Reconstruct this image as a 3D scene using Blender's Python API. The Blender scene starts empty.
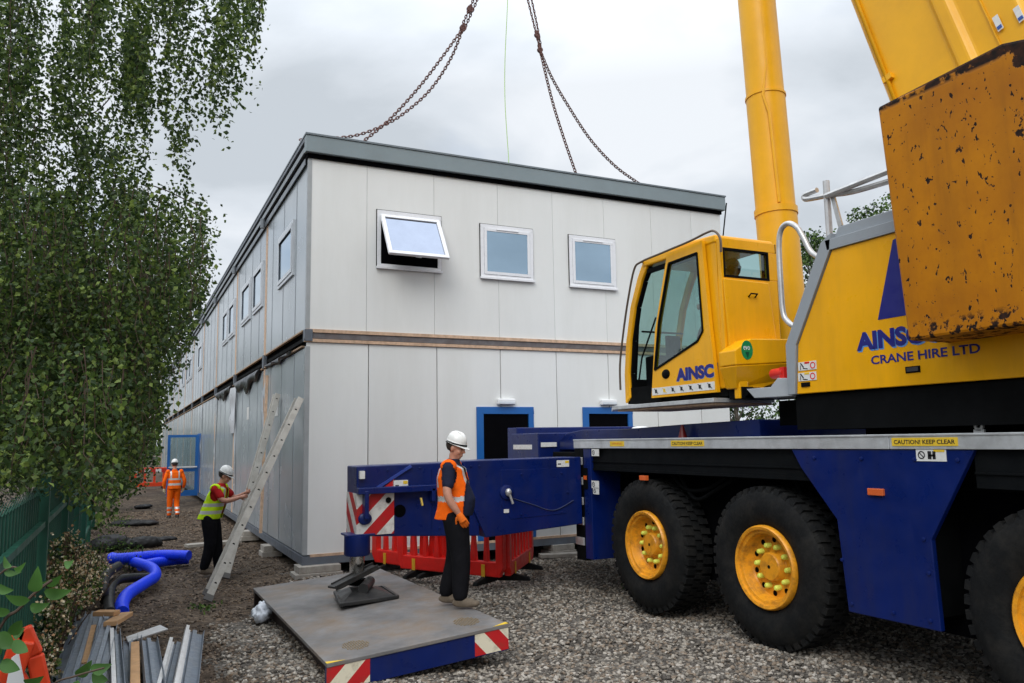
import bpy, bmesh, math, random
import numpy as np
from mathutils import Vector, Matrix
random.seed(7); rng=np.random.default_rng(11)
D=bpy.data; S=bpy.context.scene; COL=S.collection
R=math.radians; PI=math.pi
# ---------------------------------------------------------------- camera frame (photo calibration)
F=792.; CAMH=2.0
_d1=np.array([-388,-105.5,-F]);_d1/=np.linalg.norm(_d1)
_d2=np.array([1635,-70.5,-F]);_d2-=_d1*_d2.dot(_d1);_d2/=np.linalg.norm(_d2)
_d3=np.cross(_d2,_d1)
RM=np.array([_d2,_d1,_d3]); CP=np.array([0,0,CAMH])
def ray(u,v): return RM@np.array([u-512,341.5-v,-F])
def onz(u,v,z=0.): r=ray(u,v);return Vector(CP+r*(z-CAMH)/r[2])
def onx(u,v,x): r=ray(u,v);return Vector(CP+r*x/r[0])
def ony(u,v,y): r=ray(u,v);return Vector(CP+r*y/r[1])
def atd(u,v,d): return Vector(CP+ray(u,v)*d/F)
def projn(P):
    c=(np.asarray(P,float)-CP)@RM
    d=-c[:,2]; d=np.where(d<.01,.01,d)
    return 512+F*c[:,0]/d, 341.5-F*c[:,1]/d, d
# ---------------------------------------------------------------- materials
MATS={}
def nd(nt,t,**k):
    n=nt.nodes.new(t)
    for a,b in k.items():
        if a in n.inputs.keys(): n.inputs[a].default_value=b
        else: setattr(n,a,b)
    return n
def c4(c): return (c[0],c[1],c[2],1)
def mat(name,col,rough=.5,metal=0.,var=.12,vs=3.,dirt=0.,dirtcol=(.07,.055,.04),ds=1.5,bump=0.,bs=40.,rvar=.1,coat=0.,spec=.5,streak=False,fine=0.):
    if name in MATS: return MATS[name]
    m=D.materials.new(name); m.use_nodes=True; nt=m.node_tree; b=nt.nodes['Principled BSDF']; L=nt.links
    tc=nd(nt,'ShaderNodeTexCoord'); src=tc.outputs['Object']
    n1=nd(nt,'ShaderNodeTexNoise',Scale=vs,Detail=5.,Roughness=.6); L.new(src,n1.inputs['Vector'])
    mr=nd(nt,'ShaderNodeMapRange'); mr.inputs['From Min'].default_value=.3; mr.inputs['From Max'].default_value=.7
    mr.inputs['To Min'].default_value=1-var; mr.inputs['To Max'].default_value=1+var; L.new(n1.outputs['Fac'],mr.inputs['Value'])
    mu=nd(nt,'ShaderNodeVectorMath',operation='SCALE'); mu.inputs[0].default_value=col[:3]; L.new(mr.outputs[0],mu.inputs['Scale'])
    out=mu.outputs[0]
    if dirt>0:
        mp=nd(nt,'ShaderNodeMapping'); L.new(src,mp.inputs['Vector'])
        if streak: mp.inputs['Scale'].default_value=(1,1,.15)
        n2=nd(nt,'ShaderNodeTexNoise',Scale=ds,Detail=8.,Roughness=.7); L.new(mp.outputs[0],n2.inputs['Vector'])
        r2=nd(nt,'ShaderNodeMapRange'); r2.inputs['From Min'].default_value=.45; r2.inputs['From Max'].default_value=.75
        r2.inputs['To Max'].default_value=dirt; L.new(n2.outputs['Fac'],r2.inputs['Value'])
        mx=nd(nt,'ShaderNodeMix',data_type='RGBA'); L.new(r2.outputs[0],mx.inputs[0]); L.new(out,mx.inputs[6]); mx.inputs[7].default_value=c4(dirtcol); out=mx.outputs[2]
    L.new(out,b.inputs['Base Color'])
    n3=nd(nt,'ShaderNodeTexNoise',Scale=vs*3.1,Detail=4.); L.new(src,n3.inputs['Vector'])
    r3=nd(nt,'ShaderNodeMapRange'); r3.inputs['From Min'].default_value=.3; r3.inputs['From Max'].default_value=.7
    r3.inputs['To Min'].default_value=max(.02,rough-rvar); r3.inputs['To Max'].default_value=min(1,rough+rvar); L.new(n3.outputs['Fac'],r3.inputs['Value']); L.new(r3.outputs[0],b.inputs['Roughness'])
    b.inputs['Metallic'].default_value=metal; b.inputs['Specular IOR Level'].default_value=spec; b.inputs['Coat Weight'].default_value=coat
    if bump>0:
        n4=nd(nt,'ShaderNodeTexNoise',Scale=bs,Detail=5.); L.new(src,n4.inputs['Vector'])
        bp=nd(nt,'ShaderNodeBump',Strength=bump,Distance=.01); L.new(n4.outputs['Fac'],bp.inputs['Height']); L.new(bp.outputs[0],b.inputs['Normal'])
    MATS[name]=m; return m
def glassmat(name,tint,refl=.15,rough=.02):
    m=D.materials.new(name); m.use_nodes=True; nt=m.node_tree; L=nt.links; nt.nodes.clear()
    o=nd(nt,'ShaderNodeOutputMaterial'); t=nd(nt,'ShaderNodeBsdfTransparent'); t.inputs[0].default_value=c4(tint)
    g=nd(nt,'ShaderNodeBsdfGlossy'); g.inputs['Roughness'].default_value=rough
    fr=nd(nt,'ShaderNodeLayerWeight'); fr.inputs[0].default_value=.25; f2=nd(nt,'ShaderNodeMath',operation='POWER'); f2.inputs[1].default_value=2.; L.new(fr.outputs['Facing'],f2.inputs[0]); ad=nd(nt,'ShaderNodeMath',operation='MULTIPLY_ADD'); ad.inputs[1].default_value=.5; ad.inputs[2].default_value=refl; L.new(f2.outputs[0],ad.inputs[0])
    mx=nd(nt,'ShaderNodeMixShader'); L.new(ad.outputs[0],mx.inputs[0]); L.new(t.outputs[0],mx.inputs[1]); L.new(g.outputs[0],mx.inputs[2]); L.new(mx.outputs[0],o.inputs[0])
    MATS[name]=m; return m
def leafmat(name,col,tr=.35):
    m=D.materials.new(name); m.use_nodes=True; nt=m.node_tree; L=nt.links; nt.nodes.clear()
    o=nd(nt,'ShaderNodeOutputMaterial'); p=nd(nt,'ShaderNodeBsdfPrincipled'); p.inputs['Roughness'].default_value=.55; p.inputs['Specular IOR Level'].default_value=.35
    t=nd(nt,'ShaderNodeBsdfTranslucent'); tc=nd(nt,'ShaderNodeTexCoord'); n=nd(nt,'ShaderNodeTexNoise',Scale=5.,Detail=3.); L.new(tc.outputs['Object'],n.inputs['Vector'])
    cr=nd(nt,'ShaderNodeValToRGB'); cr.color_ramp.elements[0].position=.3; cr.color_ramp.elements[1].position=.7
    cr.color_ramp.elements[0].color=c4([x*.6 for x in col]); cr.color_ramp.elements[1].color=c4([x*1.45 for x in col]); L.new(n.outputs['Fac'],cr.inputs[0])
    L.new(cr.outputs[0],p.inputs['Base Color']); L.new(cr.outputs[0],t.inputs[0])
    mx=nd(nt,'ShaderNodeMixShader'); mx.inputs[0].default_value=tr; L.new(p.outputs[0],mx.inputs[1]); L.new(t.outputs[0],mx.inputs[2]); L.new(mx.outputs[0],o.inputs[0])
    MATS[name]=m; return m
def stripemat(name,ca,cb,ax,az,period,fold=None,off=0.,rough=.4,duty=.5,coord=0):
    """stripes along ax*coord + az*z, coord = object x; fold = x at which the stripes mirror"""
    m=D.materials.new(name); m.use_nodes=True; nt=m.node_tree; b=nt.nodes['Principled BSDF']; L=nt.links
    tc=nd(nt,'ShaderNodeTexCoord'); sp=nd(nt,'ShaderNodeSeparateXYZ'); L.new(tc.outputs['Object'],sp.inputs[0])
    x=sp.outputs[coord]
    if fold is not None:
        s=nd(nt,'ShaderNodeMath',operation='SUBTRACT'); s.inputs[1].default_value=fold; L.new(x,s.inputs[0])
        a=nd(nt,'ShaderNodeMath',operation='ABSOLUTE'); L.new(s.outputs[0],a.inputs[0]); x=a.outputs[0]
    m1=nd(nt,'ShaderNodeMath',operation='MULTIPLY'); m1.inputs[1].default_value=ax/period; L.new(x,m1.inputs[0])
    m2=nd(nt,'ShaderNodeMath',operation='MULTIPLY_ADD'); m2.inputs[1].default_value=az/period; L.new(sp.outputs[2],m2.inputs[0]); L.new(m1.outputs[0],m2.inputs[2])
    m3=nd(nt,'ShaderNodeMath',operation='ADD'); m3.inputs[1].default_value=off+100; L.new(m2.outputs[0],m3.inputs[0])
    fr=nd(nt,'ShaderNodeMath',operation='FRACT'); L.new(m3.outputs[0],fr.inputs[0])
    gt=nd(nt,'ShaderNodeMath',operation='GREATER_THAN'); gt.inputs[1].default_value=duty; L.new(fr.outputs[0],gt.inputs[0])
    mx=nd(nt,'ShaderNodeMix',data_type='RGBA'); L.new(gt.outputs[0],mx.inputs[0]); mx.inputs[6].default_value=c4(ca); mx.inputs[7].default_value=c4(cb)
    n=nd(nt,'ShaderNodeTexNoise',Scale=9.,Detail=8.,Roughness=.7); L.new(tc.outputs['Object'],n.inputs['Vector'])
    r2=nd(nt,'ShaderNodeMapRange'); r2.inputs['From Min'].default_value=.5; r2.inputs['From Max'].default_value=.75; r2.inputs['To Max'].default_value=.6; L.new(n.outputs['Fac'],r2.inputs['Value'])
    m4=nd(nt,'ShaderNodeMix',data_type='RGBA'); L.new(r2.outputs[0],m4.inputs[0]); L.new(mx.outputs[2],m4.inputs[6]); m4.inputs[7].default_value=(.12,.07,.04,1)
    L.new(m4.outputs[2],b.inputs['Base Color']); b.inputs['Roughness'].default_value=rough
    MATS[name]=m; return m
def rampmat(name,tex,scale,stops,rough=.85,bump=.3,dist=.02,detail=8.,scale2=None,stops2=None):
    m=D.materials.new(name); m.use_nodes=True; nt=m.node_tree; b=nt.nodes['Principled BSDF']; L=nt.links
    tc=nd(nt,'ShaderNodeTexCoord')
    def layer(tex,scale,stops):
        if tex=='noise': n=nd(nt,'ShaderNodeTexNoise',Scale=scale,Detail=detail,Roughness=.65); o=n.outputs['Fac']
        else: n=nd(nt,'ShaderNodeTexVoronoi',Scale=scale); o=n.outputs['Color']
        L.new(tc.outputs['Object'],n.inputs['Vector'])
        cr=nd(nt,'ShaderNodeValToRGB'); e=cr.color_ramp.elements
        while len(e)<len(stops): e.new(.5)
        for q,(p,c) in zip(e,stops): q.position=p; q.color=c4(c)
        L.new(o,cr.inputs[0]); return n,cr
    n,cr=layer(tex,scale,stops); out=cr.outputs[0]
    if stops2:
        k,cr2=layer('noise',scale2,stops2)
        mx=nd(nt,'ShaderNodeMix',data_type='RGBA',blend_type='MULTIPLY'); mx.inputs[0].default_value=1.; L.new(out,mx.inputs[6]); L.new(cr2.outputs[0],mx.inputs[7]); out=mx.outputs[2]
    L.new(out,b.inputs['Base Color']); b.inputs['Roughness'].default_value=rough; b.inputs['Specular IOR Level'].default_value=.25
    bp=nd(nt,'ShaderNodeBump',Strength=bump,Distance=dist); L.new(n.outputs['Fac' if tex=='noise' else 'Distance'],bp.inputs['Height']); L.new(bp.outputs[0],b.inputs['Normal'])
    MATS[name]=m; return m
# palette
YEL=mat('crane_yellow',(.86,.41,.003),.32,var=.06,vs=2,dirt=.35,dirtcol=(.42,.20,.02),ds=3.5,streak=True,bump=.02,bs=4,coat=.08,rvar=.06,spec=.35)
YEL2=mat('boom_yellow',(.84,.42,.008),.38,var=.07,vs=1.5,dirt=.3,dirtcol=(.50,.22,.02),ds=1.2,rvar=.08,spec=.35)
BLUE=mat('chassis_blue',(.0012,.0115,.105),.34,var=.15,vs=2,dirt=.45,dirtcol=(.022,.024,.045),ds=4,streak=True,bump=.03,bs=5,coat=.05,spec=.35)
BLK=mat('black_steel',(.004,.0045,.005),.7,var=.3,bump=.1,spec=.06)
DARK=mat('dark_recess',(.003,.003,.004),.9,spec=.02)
RUB=mat('tyre_rubber',(.0055,.006,.0065),.8,var=.35,vs=12,dirt=.6,dirtcol=(.030,.027,.023),ds=5,bump=.2,bs=60,spec=.2)
CHROME=mat('polished_steel',(.55,.53,.5),.22,metal=1.,var=.15,vs=8)
ALU=mat('aluminium',(.66,.68,.70),.4,metal=.55,var=.12,vs=6,dirt=.3,ds=4)
GALV=mat('galvanised_rail',(.6,.6,.6),.4,metal=.6,var=.15,vs=9,dirt=.35,dirtcol=(.25,.2,.15),ds=5)
GREY=mat('grey_paint',(.30,.33,.36),.45,var=.07,vs=3,dirt=.25,dirtcol=(.15,.14,.13),ds=3)
WHT=mat('white_plastic',(.8,.81,.82),.35,var=.03,dirt=.12,dirtcol=(.4,.38,.35))
STK=mat('sticker_white',(.72,.72,.7),.5,var=.04,dirt=.3,dirtcol=(.3,.28,.25),ds=20)
STY=mat('sticker_yellow',(.78,.52,.03),.5,var=.05,dirt=.3,dirtcol=(.3,.2,.05),ds=20)
BLKINK=mat('black_ink',(.01,.01,.012),.5)
BLUINK=mat('blue_lettering',(.012,.014,.19),.4,var=.03)
LBLU=mat('pale_blue_outline',(.10,.28,.62),.45,var=.03)
REDP=mat('red_plastic',(.74,.016,.010),.38,var=.1,vs=4,dirt=.3,dirtcol=(.25,.03,.02),ds=5)
ORP=mat('orange_plastic',(.75,.06,.015),.4,var=.1,vs=4,dirt=.3,dirtcol=(.3,.05,.02),ds=5)
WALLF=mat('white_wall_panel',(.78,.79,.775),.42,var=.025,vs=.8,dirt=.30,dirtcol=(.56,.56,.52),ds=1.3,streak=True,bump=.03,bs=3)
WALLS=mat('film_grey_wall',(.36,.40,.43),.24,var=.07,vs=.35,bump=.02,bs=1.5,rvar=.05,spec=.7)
FASC=mat('roof_fascia_grey',(.22,.27,.29),.5,var=.06,vs=2,dirt=.15,dirtcol=(.22,.23,.23))
STEELB=mat('steel_bluegrey',(.12,.14,.17),.5,var=.15,dirt=.4,dirtcol=(.10,.07,.05),ds=4)
TIM=mat('raw_timber',(.60,.41,.28),.75,var=.22,vs=14,bump=.2,dirt=.3,dirtcol=(.2,.12,.07),ds=6,streak=True)
TIMW=mat('weathered_block',(.36,.33,.29),.85,var=.2,vs=10,bump=.3,dirt=.4,dirtcol=(.14,.11,.08),ds=6)
DOORB=mat('door_blue',(.012,.12,.40),.4,var=.05)
UPVC=mat('white_upvc',(.80,.81,.84),.3,var=.02)
PGLASS=None
RUST=mat('rust',(.06,.025,.012),.85,var=.4,vs=14)
WGLASS=mat('window_glass',(.38,.50,.60),.03,metal=1.,var=.02,rvar=.01)
CGLASS=glassmat('cab_glass',(.64,.79,.77),.10)
PETG=mat('petrol_green',(.012,.085,.055),.5,var=.2)
def panel_variation(m,amt):
    nt=m.node_tree; b=nt.nodes['Principled BSDF']; src=b.inputs['Base Color'].links[0].from_socket
    oi=nd(nt,'ShaderNodeObjectInfo'); r=nd(nt,'ShaderNodeMapRange'); r.inputs['To Min'].default_value=1-amt; r.inputs['To Max'].default_value=1+amt*.4; nt.links.new(oi.outputs['Random'],r.inputs['Value'])
    v=nd(nt,'ShaderNodeVectorMath',operation='SCALE'); nt.links.new(src,v.inputs[0]); nt.links.new(r.outputs[0],v.inputs['Scale']); nt.links.new(v.outputs[0],b.inputs['Base Color'])
panel_variation(WALLF,.045); panel_variation(WALLS,.10)
# ---------------------------------------------------------------- mesh builder
class MB:
    def __init__(s): s.v=[]; s.f=[]; s.m=[]; s.sm=[]
    def add(s,vs,fs,mi=0,sm=False):
        o=len(s.v); s.v+= [tuple(p) for p in vs]; s.f+=[tuple(i+o for i in f) for f in fs]; s.m+=[mi]*len(fs); s.sm+=[sm]*len(fs); return s
    def box(s,x0,x1,y0,y1,z0,z1,mi=0):
        x0,x1=sorted((x0,x1));y0,y1=sorted((y0,y1));z0,z1=sorted((z0,z1))
        v=[(x0,y0,z0),(x1,y0,z0),(x1,y1,z0),(x0,y1,z0),(x0,y0,z1),(x1,y0,z1),(x1,y1,z1),(x0,y1,z1)]
        return s.add(v,[(3,2,1,0),(4,5,6,7),(0,1,5,4),(1,2,6,5),(2,3,7,6),(3,0,4,7)],mi)
    def bar(s,a,b,w,h,mi=0,up=(0,0,1)):
        a=Vector(a);b=Vector(b);d=(b-a).normalized();u=Vector(up)
        if abs(d.dot(u))>.97:u=Vector((1,0,0))
        r=d.cross(u).normalized();u=r.cross(d).normalized()
        v=[p+r*(i*w/2)+u*(j*h/2) for p in (a,b) for i,j in ((-1,-1),(1,-1),(1,1),(-1,1))]
        return s.add(v,[(3,2,1,0),(4,5,6,7),(0,1,5,4),(1,2,6,5),(2,3,7,6),(3,0,4,7)],mi)
    def prism(s,poly,ax,a0,a1,mi=0):
        """poly of 2D points in the two other axes (x: (y,z); y: (x,z); z: (x,y))"""
        def P(p,a): return {'x':(a,p[0],p[1]),'y':(p[0],a,p[1]),'z':(p[0],p[1],a)}[ax]
        n=len(poly); v=[P(p,a0) for p in poly]+[P(p,a1) for p in poly]
        fs=[tuple(range(n))[::-1],tuple(range(n,2*n))]+[(i,(i+1)%n,n+(i+1)%n,n+i) for i in range(n)]
        return s.add(v,fs,mi)
    def slab(s,pts,off,mi=0):
        n=len(pts); off=Vector(off); v=[Vector(p) for p in pts]+[Vector(p)+off for p in pts]
        return s.add(v,[tuple(range(n))[::-1],tuple(range(n,2*n))]+[(i,(i+1)%n,n+(i+1)%n,n+i) for i in range(n)],mi)
    def tube(s,path,r,seg=8,mi=0,caps=True,closed=False):
        P=[Vector(p) for p in path]; n=len(P); rr=r if hasattr(r,'__len__') else [r]*n
        v=[];ref=None
        for i,p in enumerate(P):
            if closed: d=(P[(i+1)%n]-P[i-1])
            else: d=(P[min(i+1,n-1)]-P[max(i-1,0)])
            d.normalize()
            if ref is None: ref=Vector((0,0,1)) if abs(d.z)<.9 else Vector((1,0,0))
            a=(ref-d*ref.dot(d)).normalized(); ref=a; b=d.cross(a)
            for k in range(seg):
                t=2*PI*k/seg; v.append(p+(a*math.cos(t)+b*math.sin(t))*rr[i])
        fs=[]
        for i in range(n if closed else n-1):
            j=(i+1)%n
            for k in range(seg): fs.append((i*seg+k,i*seg+(k+1)%seg,j*seg+(k+1)%seg,j*seg+k))
        s.add(v,fs,mi,True)
        if caps and not closed:
            o=len(s.v)-len(v); s.f+=[tuple(o+k for k in range(seg))[::-1],tuple(o+(n-1)*seg+k for k in range(seg))]; s.m+=[mi]*2; s.sm+=[False]*2
        return s
    def lathe(s,prof,c,ax='x',seg=48,mi=0,sm=True,closed=False):
        """prof [(a,r)] along axis"""
        v=[];n=len(prof)
        for a,r in prof:
            for k in range(seg):
                t=2*PI*k/seg; p,q=r*math.cos(t),r*math.sin(t)
                v.append({'x':(c[0]+a,c[1]+p,c[2]+q),'y':(c[0]+p,c[1]+a,c[2]+q),'z':(c[0]+p,c[1]+q,c[2]+a)}[ax])
        fs=[]
        for i in range(n if closed else n-1):
            j=(i+1)%n
            for k in range(seg): fs.append((i*seg+k,i*seg+(k+1)%seg,j*seg+(k+1)%seg,j*seg+k))
        return s.add(v,fs,mi,sm)
    def ell(s,c,r,seg=14,rings=9,mi=0):
        v=[];fs=[]
        for i in range(rings+1):
            a=PI*i/rings
            for k in range(seg):
                t=2*PI*k/seg; v.append((c[0]+r[0]*math.sin(a)*math.cos(t),c[1]+r[1]*math.sin(a)*math.sin(t),c[2]+r[2]*math.cos(a)))
        for i in range(rings):
            for k in range(seg): fs.append((i*seg+k,(i+1)*seg+k,(i+1)*seg+(k+1)%seg,i*seg+(k+1)%seg))
        return s.add(v,fs,mi,True)
    def build(s,name,mats,parent=None,local=False,bevel=0.,recalc=True,remesh=0.,smooth=0,subd=0):
        o=Vector((0,0,0)); p=parent
        if not local:
            while p is not None: o+=p.location; p=p.parent
        me=D.meshes.new(name); me.from_pydata([(a-o.x,b-o.y,c-o.z) for a,b,c in s.v],[],s.f)
        if not isinstance(mats,(list,tuple)): mats=[mats]
        for m in mats: me.materials.append(m)
        me.polygons.foreach_set('material_index',s.m); me.polygons.foreach_set('use_smooth',s.sm); me.update()
        if not remesh:
            bm=bmesh.new(); bm.from_mesh(me)
            if recalc: bmesh.ops.remove_doubles(bm,verts=bm.verts,dist=1e-5); bmesh.ops.recalc_face_normals(bm,faces=bm.faces)
            bm.normal_update()
            for e in bm.edges:
                if len(e.link_faces)==2 and (not(e.link_faces[0].smooth and e.link_faces[1].smooth) or e.calc_face_angle(0)>.75): e.smooth=False
            bm.to_mesh(me); bm.free()
        ob=D.objects.new(name,me); COL.objects.link(ob); ob.parent=parent
        if remesh:
            md=ob.modifiers.new('r','REMESH'); md.mode='VOXEL'; md.voxel_size=remesh; md.use_smooth_shade=True
            if smooth: q=ob.modifiers.new('s','SMOOTH'); q.factor=.5; q.iterations=smooth
            dg=bpy.context.evaluated_depsgraph_get(); nm=D.meshes.new_from_object(ob.evaluated_get(dg)); ob.modifiers.clear(); ob.data=nm; nm.name=name
            for q in nm.polygons: q.use_smooth=True
        if bevel:
            md=ob.modifiers.new('b','BEVEL'); md.width=bevel; md.segments=2; md.limit_method='ANGLE'; md.angle_limit=R(35)
        return ob
def tag(o,label=None,cat=None,group=None,kind=None):
    if label:o['label']=label
    if cat:o['category']=cat
    if group:o['group']=group
    if kind:o['kind']=kind
    return o
def empty(name,loc,label,cat,group=None,rz=0):
    o=D.objects.new(name,None); COL.objects.link(o); o.location=loc; o.rotation_euler=(0,0,rz); o.empty_display_size=.2
    return tag(o,label,cat,group)
def kids(o): return [c for c in D.objects if c.parent==o]
def copy_tree(o,parent=None,loc=None,rot=None,**k):
    c=o.copy(); COL.objects.link(c); c.parent=parent
    if loc is not None:c.location=loc
    if rot is not None:c.rotation_euler=rot
    for ch in kids(o): copy_tree(ch,c)
    if k: tag(c,**k)
    return c
def text(s,name,org,right,up,w,h,m,parent,depth=.002,bold=0.,shear=0.):
    """lettering stretched to w x h metres, lower left at org"""
    cu=D.curves.new(name,'FONT'); cu.body=s; cu.size=1; cu.offset=bold; cu.extrude=.0; cu.shear=shear; cu.resolution_u=3
    t=D.objects.new('tmp',cu); COL.objects.link(t); dg=bpy.context.evaluated_depsgraph_get(); dg.update()
    me=D.meshes.new_from_object(t.evaluated_get(dg)); D.objects.remove(t)
    n=len(me.vertices); co=np.empty(n*3); me.vertices.foreach_get('co',co); co=co.reshape(-1,3)
    mn=co.min(0);mx=co.max(0); r=Vector(right).normalized(); u=Vector(up).normalized(); nn=r.cross(u)
    o=Vector((0,0,0)); p=parent
    while p is not None: o+=p.location; p=p.parent
    base=Vector(org)-o
    for i,v in enumerate(me.vertices):
        a=(co[i,0]-mn[0])/(mx[0]-mn[0])*w; b=(co[i,1]-mn[1])/(mx[1]-mn[1])*h
        v.co=base+r*a+u*b+nn*depth
    me.materials.clear(); me.materials.append(m); me.name=name
    ob=D.objects.new(name,me); COL.objects.link(ob); ob.parent=parent; return ob
def interp(path,n):
    P=[Vector(p) for p in path]; out=[]
    for i in range(len(P)-1):
        p0=P[max(i-1,0)];p1=P[i];p2=P[i+1];p3=P[min(i+2,len(P)-1)]
        for k in range(n):
            t=k/n; out.append(.5*((2*p1)+(p2-p0)*t+(2*p0-5*p1+4*p2-p3)*t*t+(3*p1-p0-3*p2+p3)*t**3))
    out.append(P[-1]); return out
def fast_mesh(name,V,Fc,mats,mi=None,smooth=False,parent=None):
    """V (n,3), Fc (m,k) numpy"""
    me=D.meshes.new(name); k=Fc.shape[1]; me.vertices.add(len(V)); me.vertices.foreach_set('co',V.astype(np.float32).ravel())
    me.loops.add(Fc.size); me.loops.foreach_set('vertex_index',Fc.astype(np.int32).ravel())
    me.polygons.add(len(Fc)); me.polygons.foreach_set('loop_start',np.arange(0,Fc.size,k,dtype=np.int32)); me.polygons.foreach_set('loop_total',np.full(len(Fc),k,dtype=np.int32))
    for m in mats: me.materials.append(m)
    if mi is not None: me.polygons.foreach_set('material_index',mi.astype(np.int32))
    me.polygons.foreach_set('use_smooth',np.full(len(Fc),smooth)); me.update(calc_edges=True); me.validate()
    ob=D.objects.new(name,me); COL.objects.link(ob); ob.parent=parent; return ob
def in_poly(u,v,poly):
    u=np.asarray(u);v=np.asarray(v);ins=np.zeros(u.shape,bool);n=len(poly)
    for i in range(n):
        x1,y1=poly[i];x2,y2=poly[(i+1)%n]
        if y1==y2: continue
        c=((y1>v)!=(y2>v))&(u<(x2-x1)*(v-y1)/(y2-y1)+x1); ins^=c
    return ins
# ================================================================ WORLD AND LIGHT
def world():
    w=D.worlds.new('World'); S.world=w; w.use_nodes=True; nt=w.node_tree; nt.nodes.clear(); L=nt.links
    out=nd(nt,'ShaderNodeOutputWorld')
    sky=nd(nt,'ShaderNodeTexSky'); sky.sky_type='NISHITA'; sky.sun_disc=False; sky.sun_elevation=R(48); sky.sun_rotation=R(215)
    b1=nd(nt,'ShaderNodeBackground'); b1.inputs[1].default_value=.13; L.new(sky.outputs[0],b1.inputs[0])
    tc=nd(nt,'ShaderNodeTexCoord'); sp=nd(nt,'ShaderNodeSeparateXYZ'); L.new(tc.outputs['Generated'],sp.inputs[0])
    az=nd(nt,'ShaderNodeMath',operation='MAXIMUM'); az.inputs[1].default_value=0.; L.new(sp.outputs[2],az.inputs[0])
    a2=nd(nt,'ShaderNodeMath',operation='ADD'); a2.inputs[1].default_value=.22; L.new(az.outputs[0],a2.inputs[0])
    dv=nd(nt,'ShaderNodeVectorMath',operation='DIVIDE'); L.new(tc.outputs['Generated'],dv.inputs[0])
    cb=nd(nt,'ShaderNodeCombineXYZ'); 
    for i in range(3): L.new(a2.outputs[0],cb.inputs[i])
    L.new(cb.outputs[0],dv.inputs[1])
    mp=nd(nt,'ShaderNodeMapping'); mp.inputs['Location'].default_value=(3.4,2.3,.3); L.new(dv.outputs[0],mp.inputs[0])
    n1=nd(nt,'ShaderNodeTexNoise',Scale=1.9,Detail=8.,Roughness=.5,Distortion=.25); L.new(mp.outputs[0],n1.inputs['Vector'])
    cr=nd(nt,'ShaderNodeValToRGB'); e=cr.color_ramp.elements; e[0].position=.36; e[0].color=(.50,.545,.595,1); e[1].position=.64; e[1].color=(.74,.775,.82,1)
    k=e.new(.5); k.color=(.62,.665,.72,1); L.new(n1.outputs['Fac'],cr.inputs[0])
    # overcast dome: zenith brighter than horizon
    ms=nd(nt,'ShaderNodeMapRange'); ms.inputs['From Min'].default_value=.42; ms.inputs['From Max'].default_value=1; ms.inputs['To Min'].default_value=.93; ms.inputs['To Max'].default_value=2.9; L.new(az.outputs[0],ms.inputs['Value'])
    b2=nd(nt,'ShaderNodeBackground'); L.new(cr.outputs[0],b2.inputs[0]); L.new(ms.outputs[0],b2.inputs[1])
    n2=nd(nt,'ShaderNodeTexNoise',Scale=.9,Detail=5.); mp2=nd(nt,'ShaderNodeMapping'); mp2.inputs['Location'].default_value=(7,2,1); L.new(dv.outputs[0],mp2.inputs[0]); L.new(mp2.outputs[0],n2.inputs['Vector'])
    mr=nd(nt,'ShaderNodeMapRange'); mr.inputs['From Min'].default_value=.30; mr.inputs['From Max'].default_value=.42; mr.inputs['To Min'].default_value=.45; mr.inputs['To Max'].default_value=1.; L.new(n2.outputs['Fac'],mr.inputs['Value'])
    mx=nd(nt,'ShaderNodeMixShader'); L.new(mr.outputs[0],mx.inputs[0]); L.new(b1.outputs[0],mx.inputs[1]); L.new(b2.outputs[0],mx.inputs[2]); L.new(mx.outputs[0],out.inputs[0])
world()
sl=D.lights.new('sun','SUN'); sl.energy=1.15; sl.angle=R(34); sl.color=(1,.97,.92); so=D.objects.new('sun',sl); COL.objects.link(so)
# from behind the camera, slightly left: front face brighter than the long side
sd=Vector((.50,.56,-.66)); so.rotation_euler=sd.to_track_quat('-Z','Y').to_euler(); so.location=(0,-20,30)
cam=D.cameras.new('camera'); co=D.objects.new('camera',cam); COL.objects.link(co); S.camera=co
cam.sensor_width=36; cam.lens=F/1024*36; cam.clip_end=3000; cam.clip_start=.05
co.matrix_world=Matrix([[RM[0][0],RM[0][1],RM[0][2],0],[RM[1][0],RM[1][1],RM[1][2],0],[RM[2][0],RM[2][1],RM[2][2],CAMH],[0,0,0,1]])
S.view_settings.view_transform='Standard'; S.view_settings.look='None'; S.view_settings.exposure=0.36; S.view_settings.gamma=1
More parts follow.
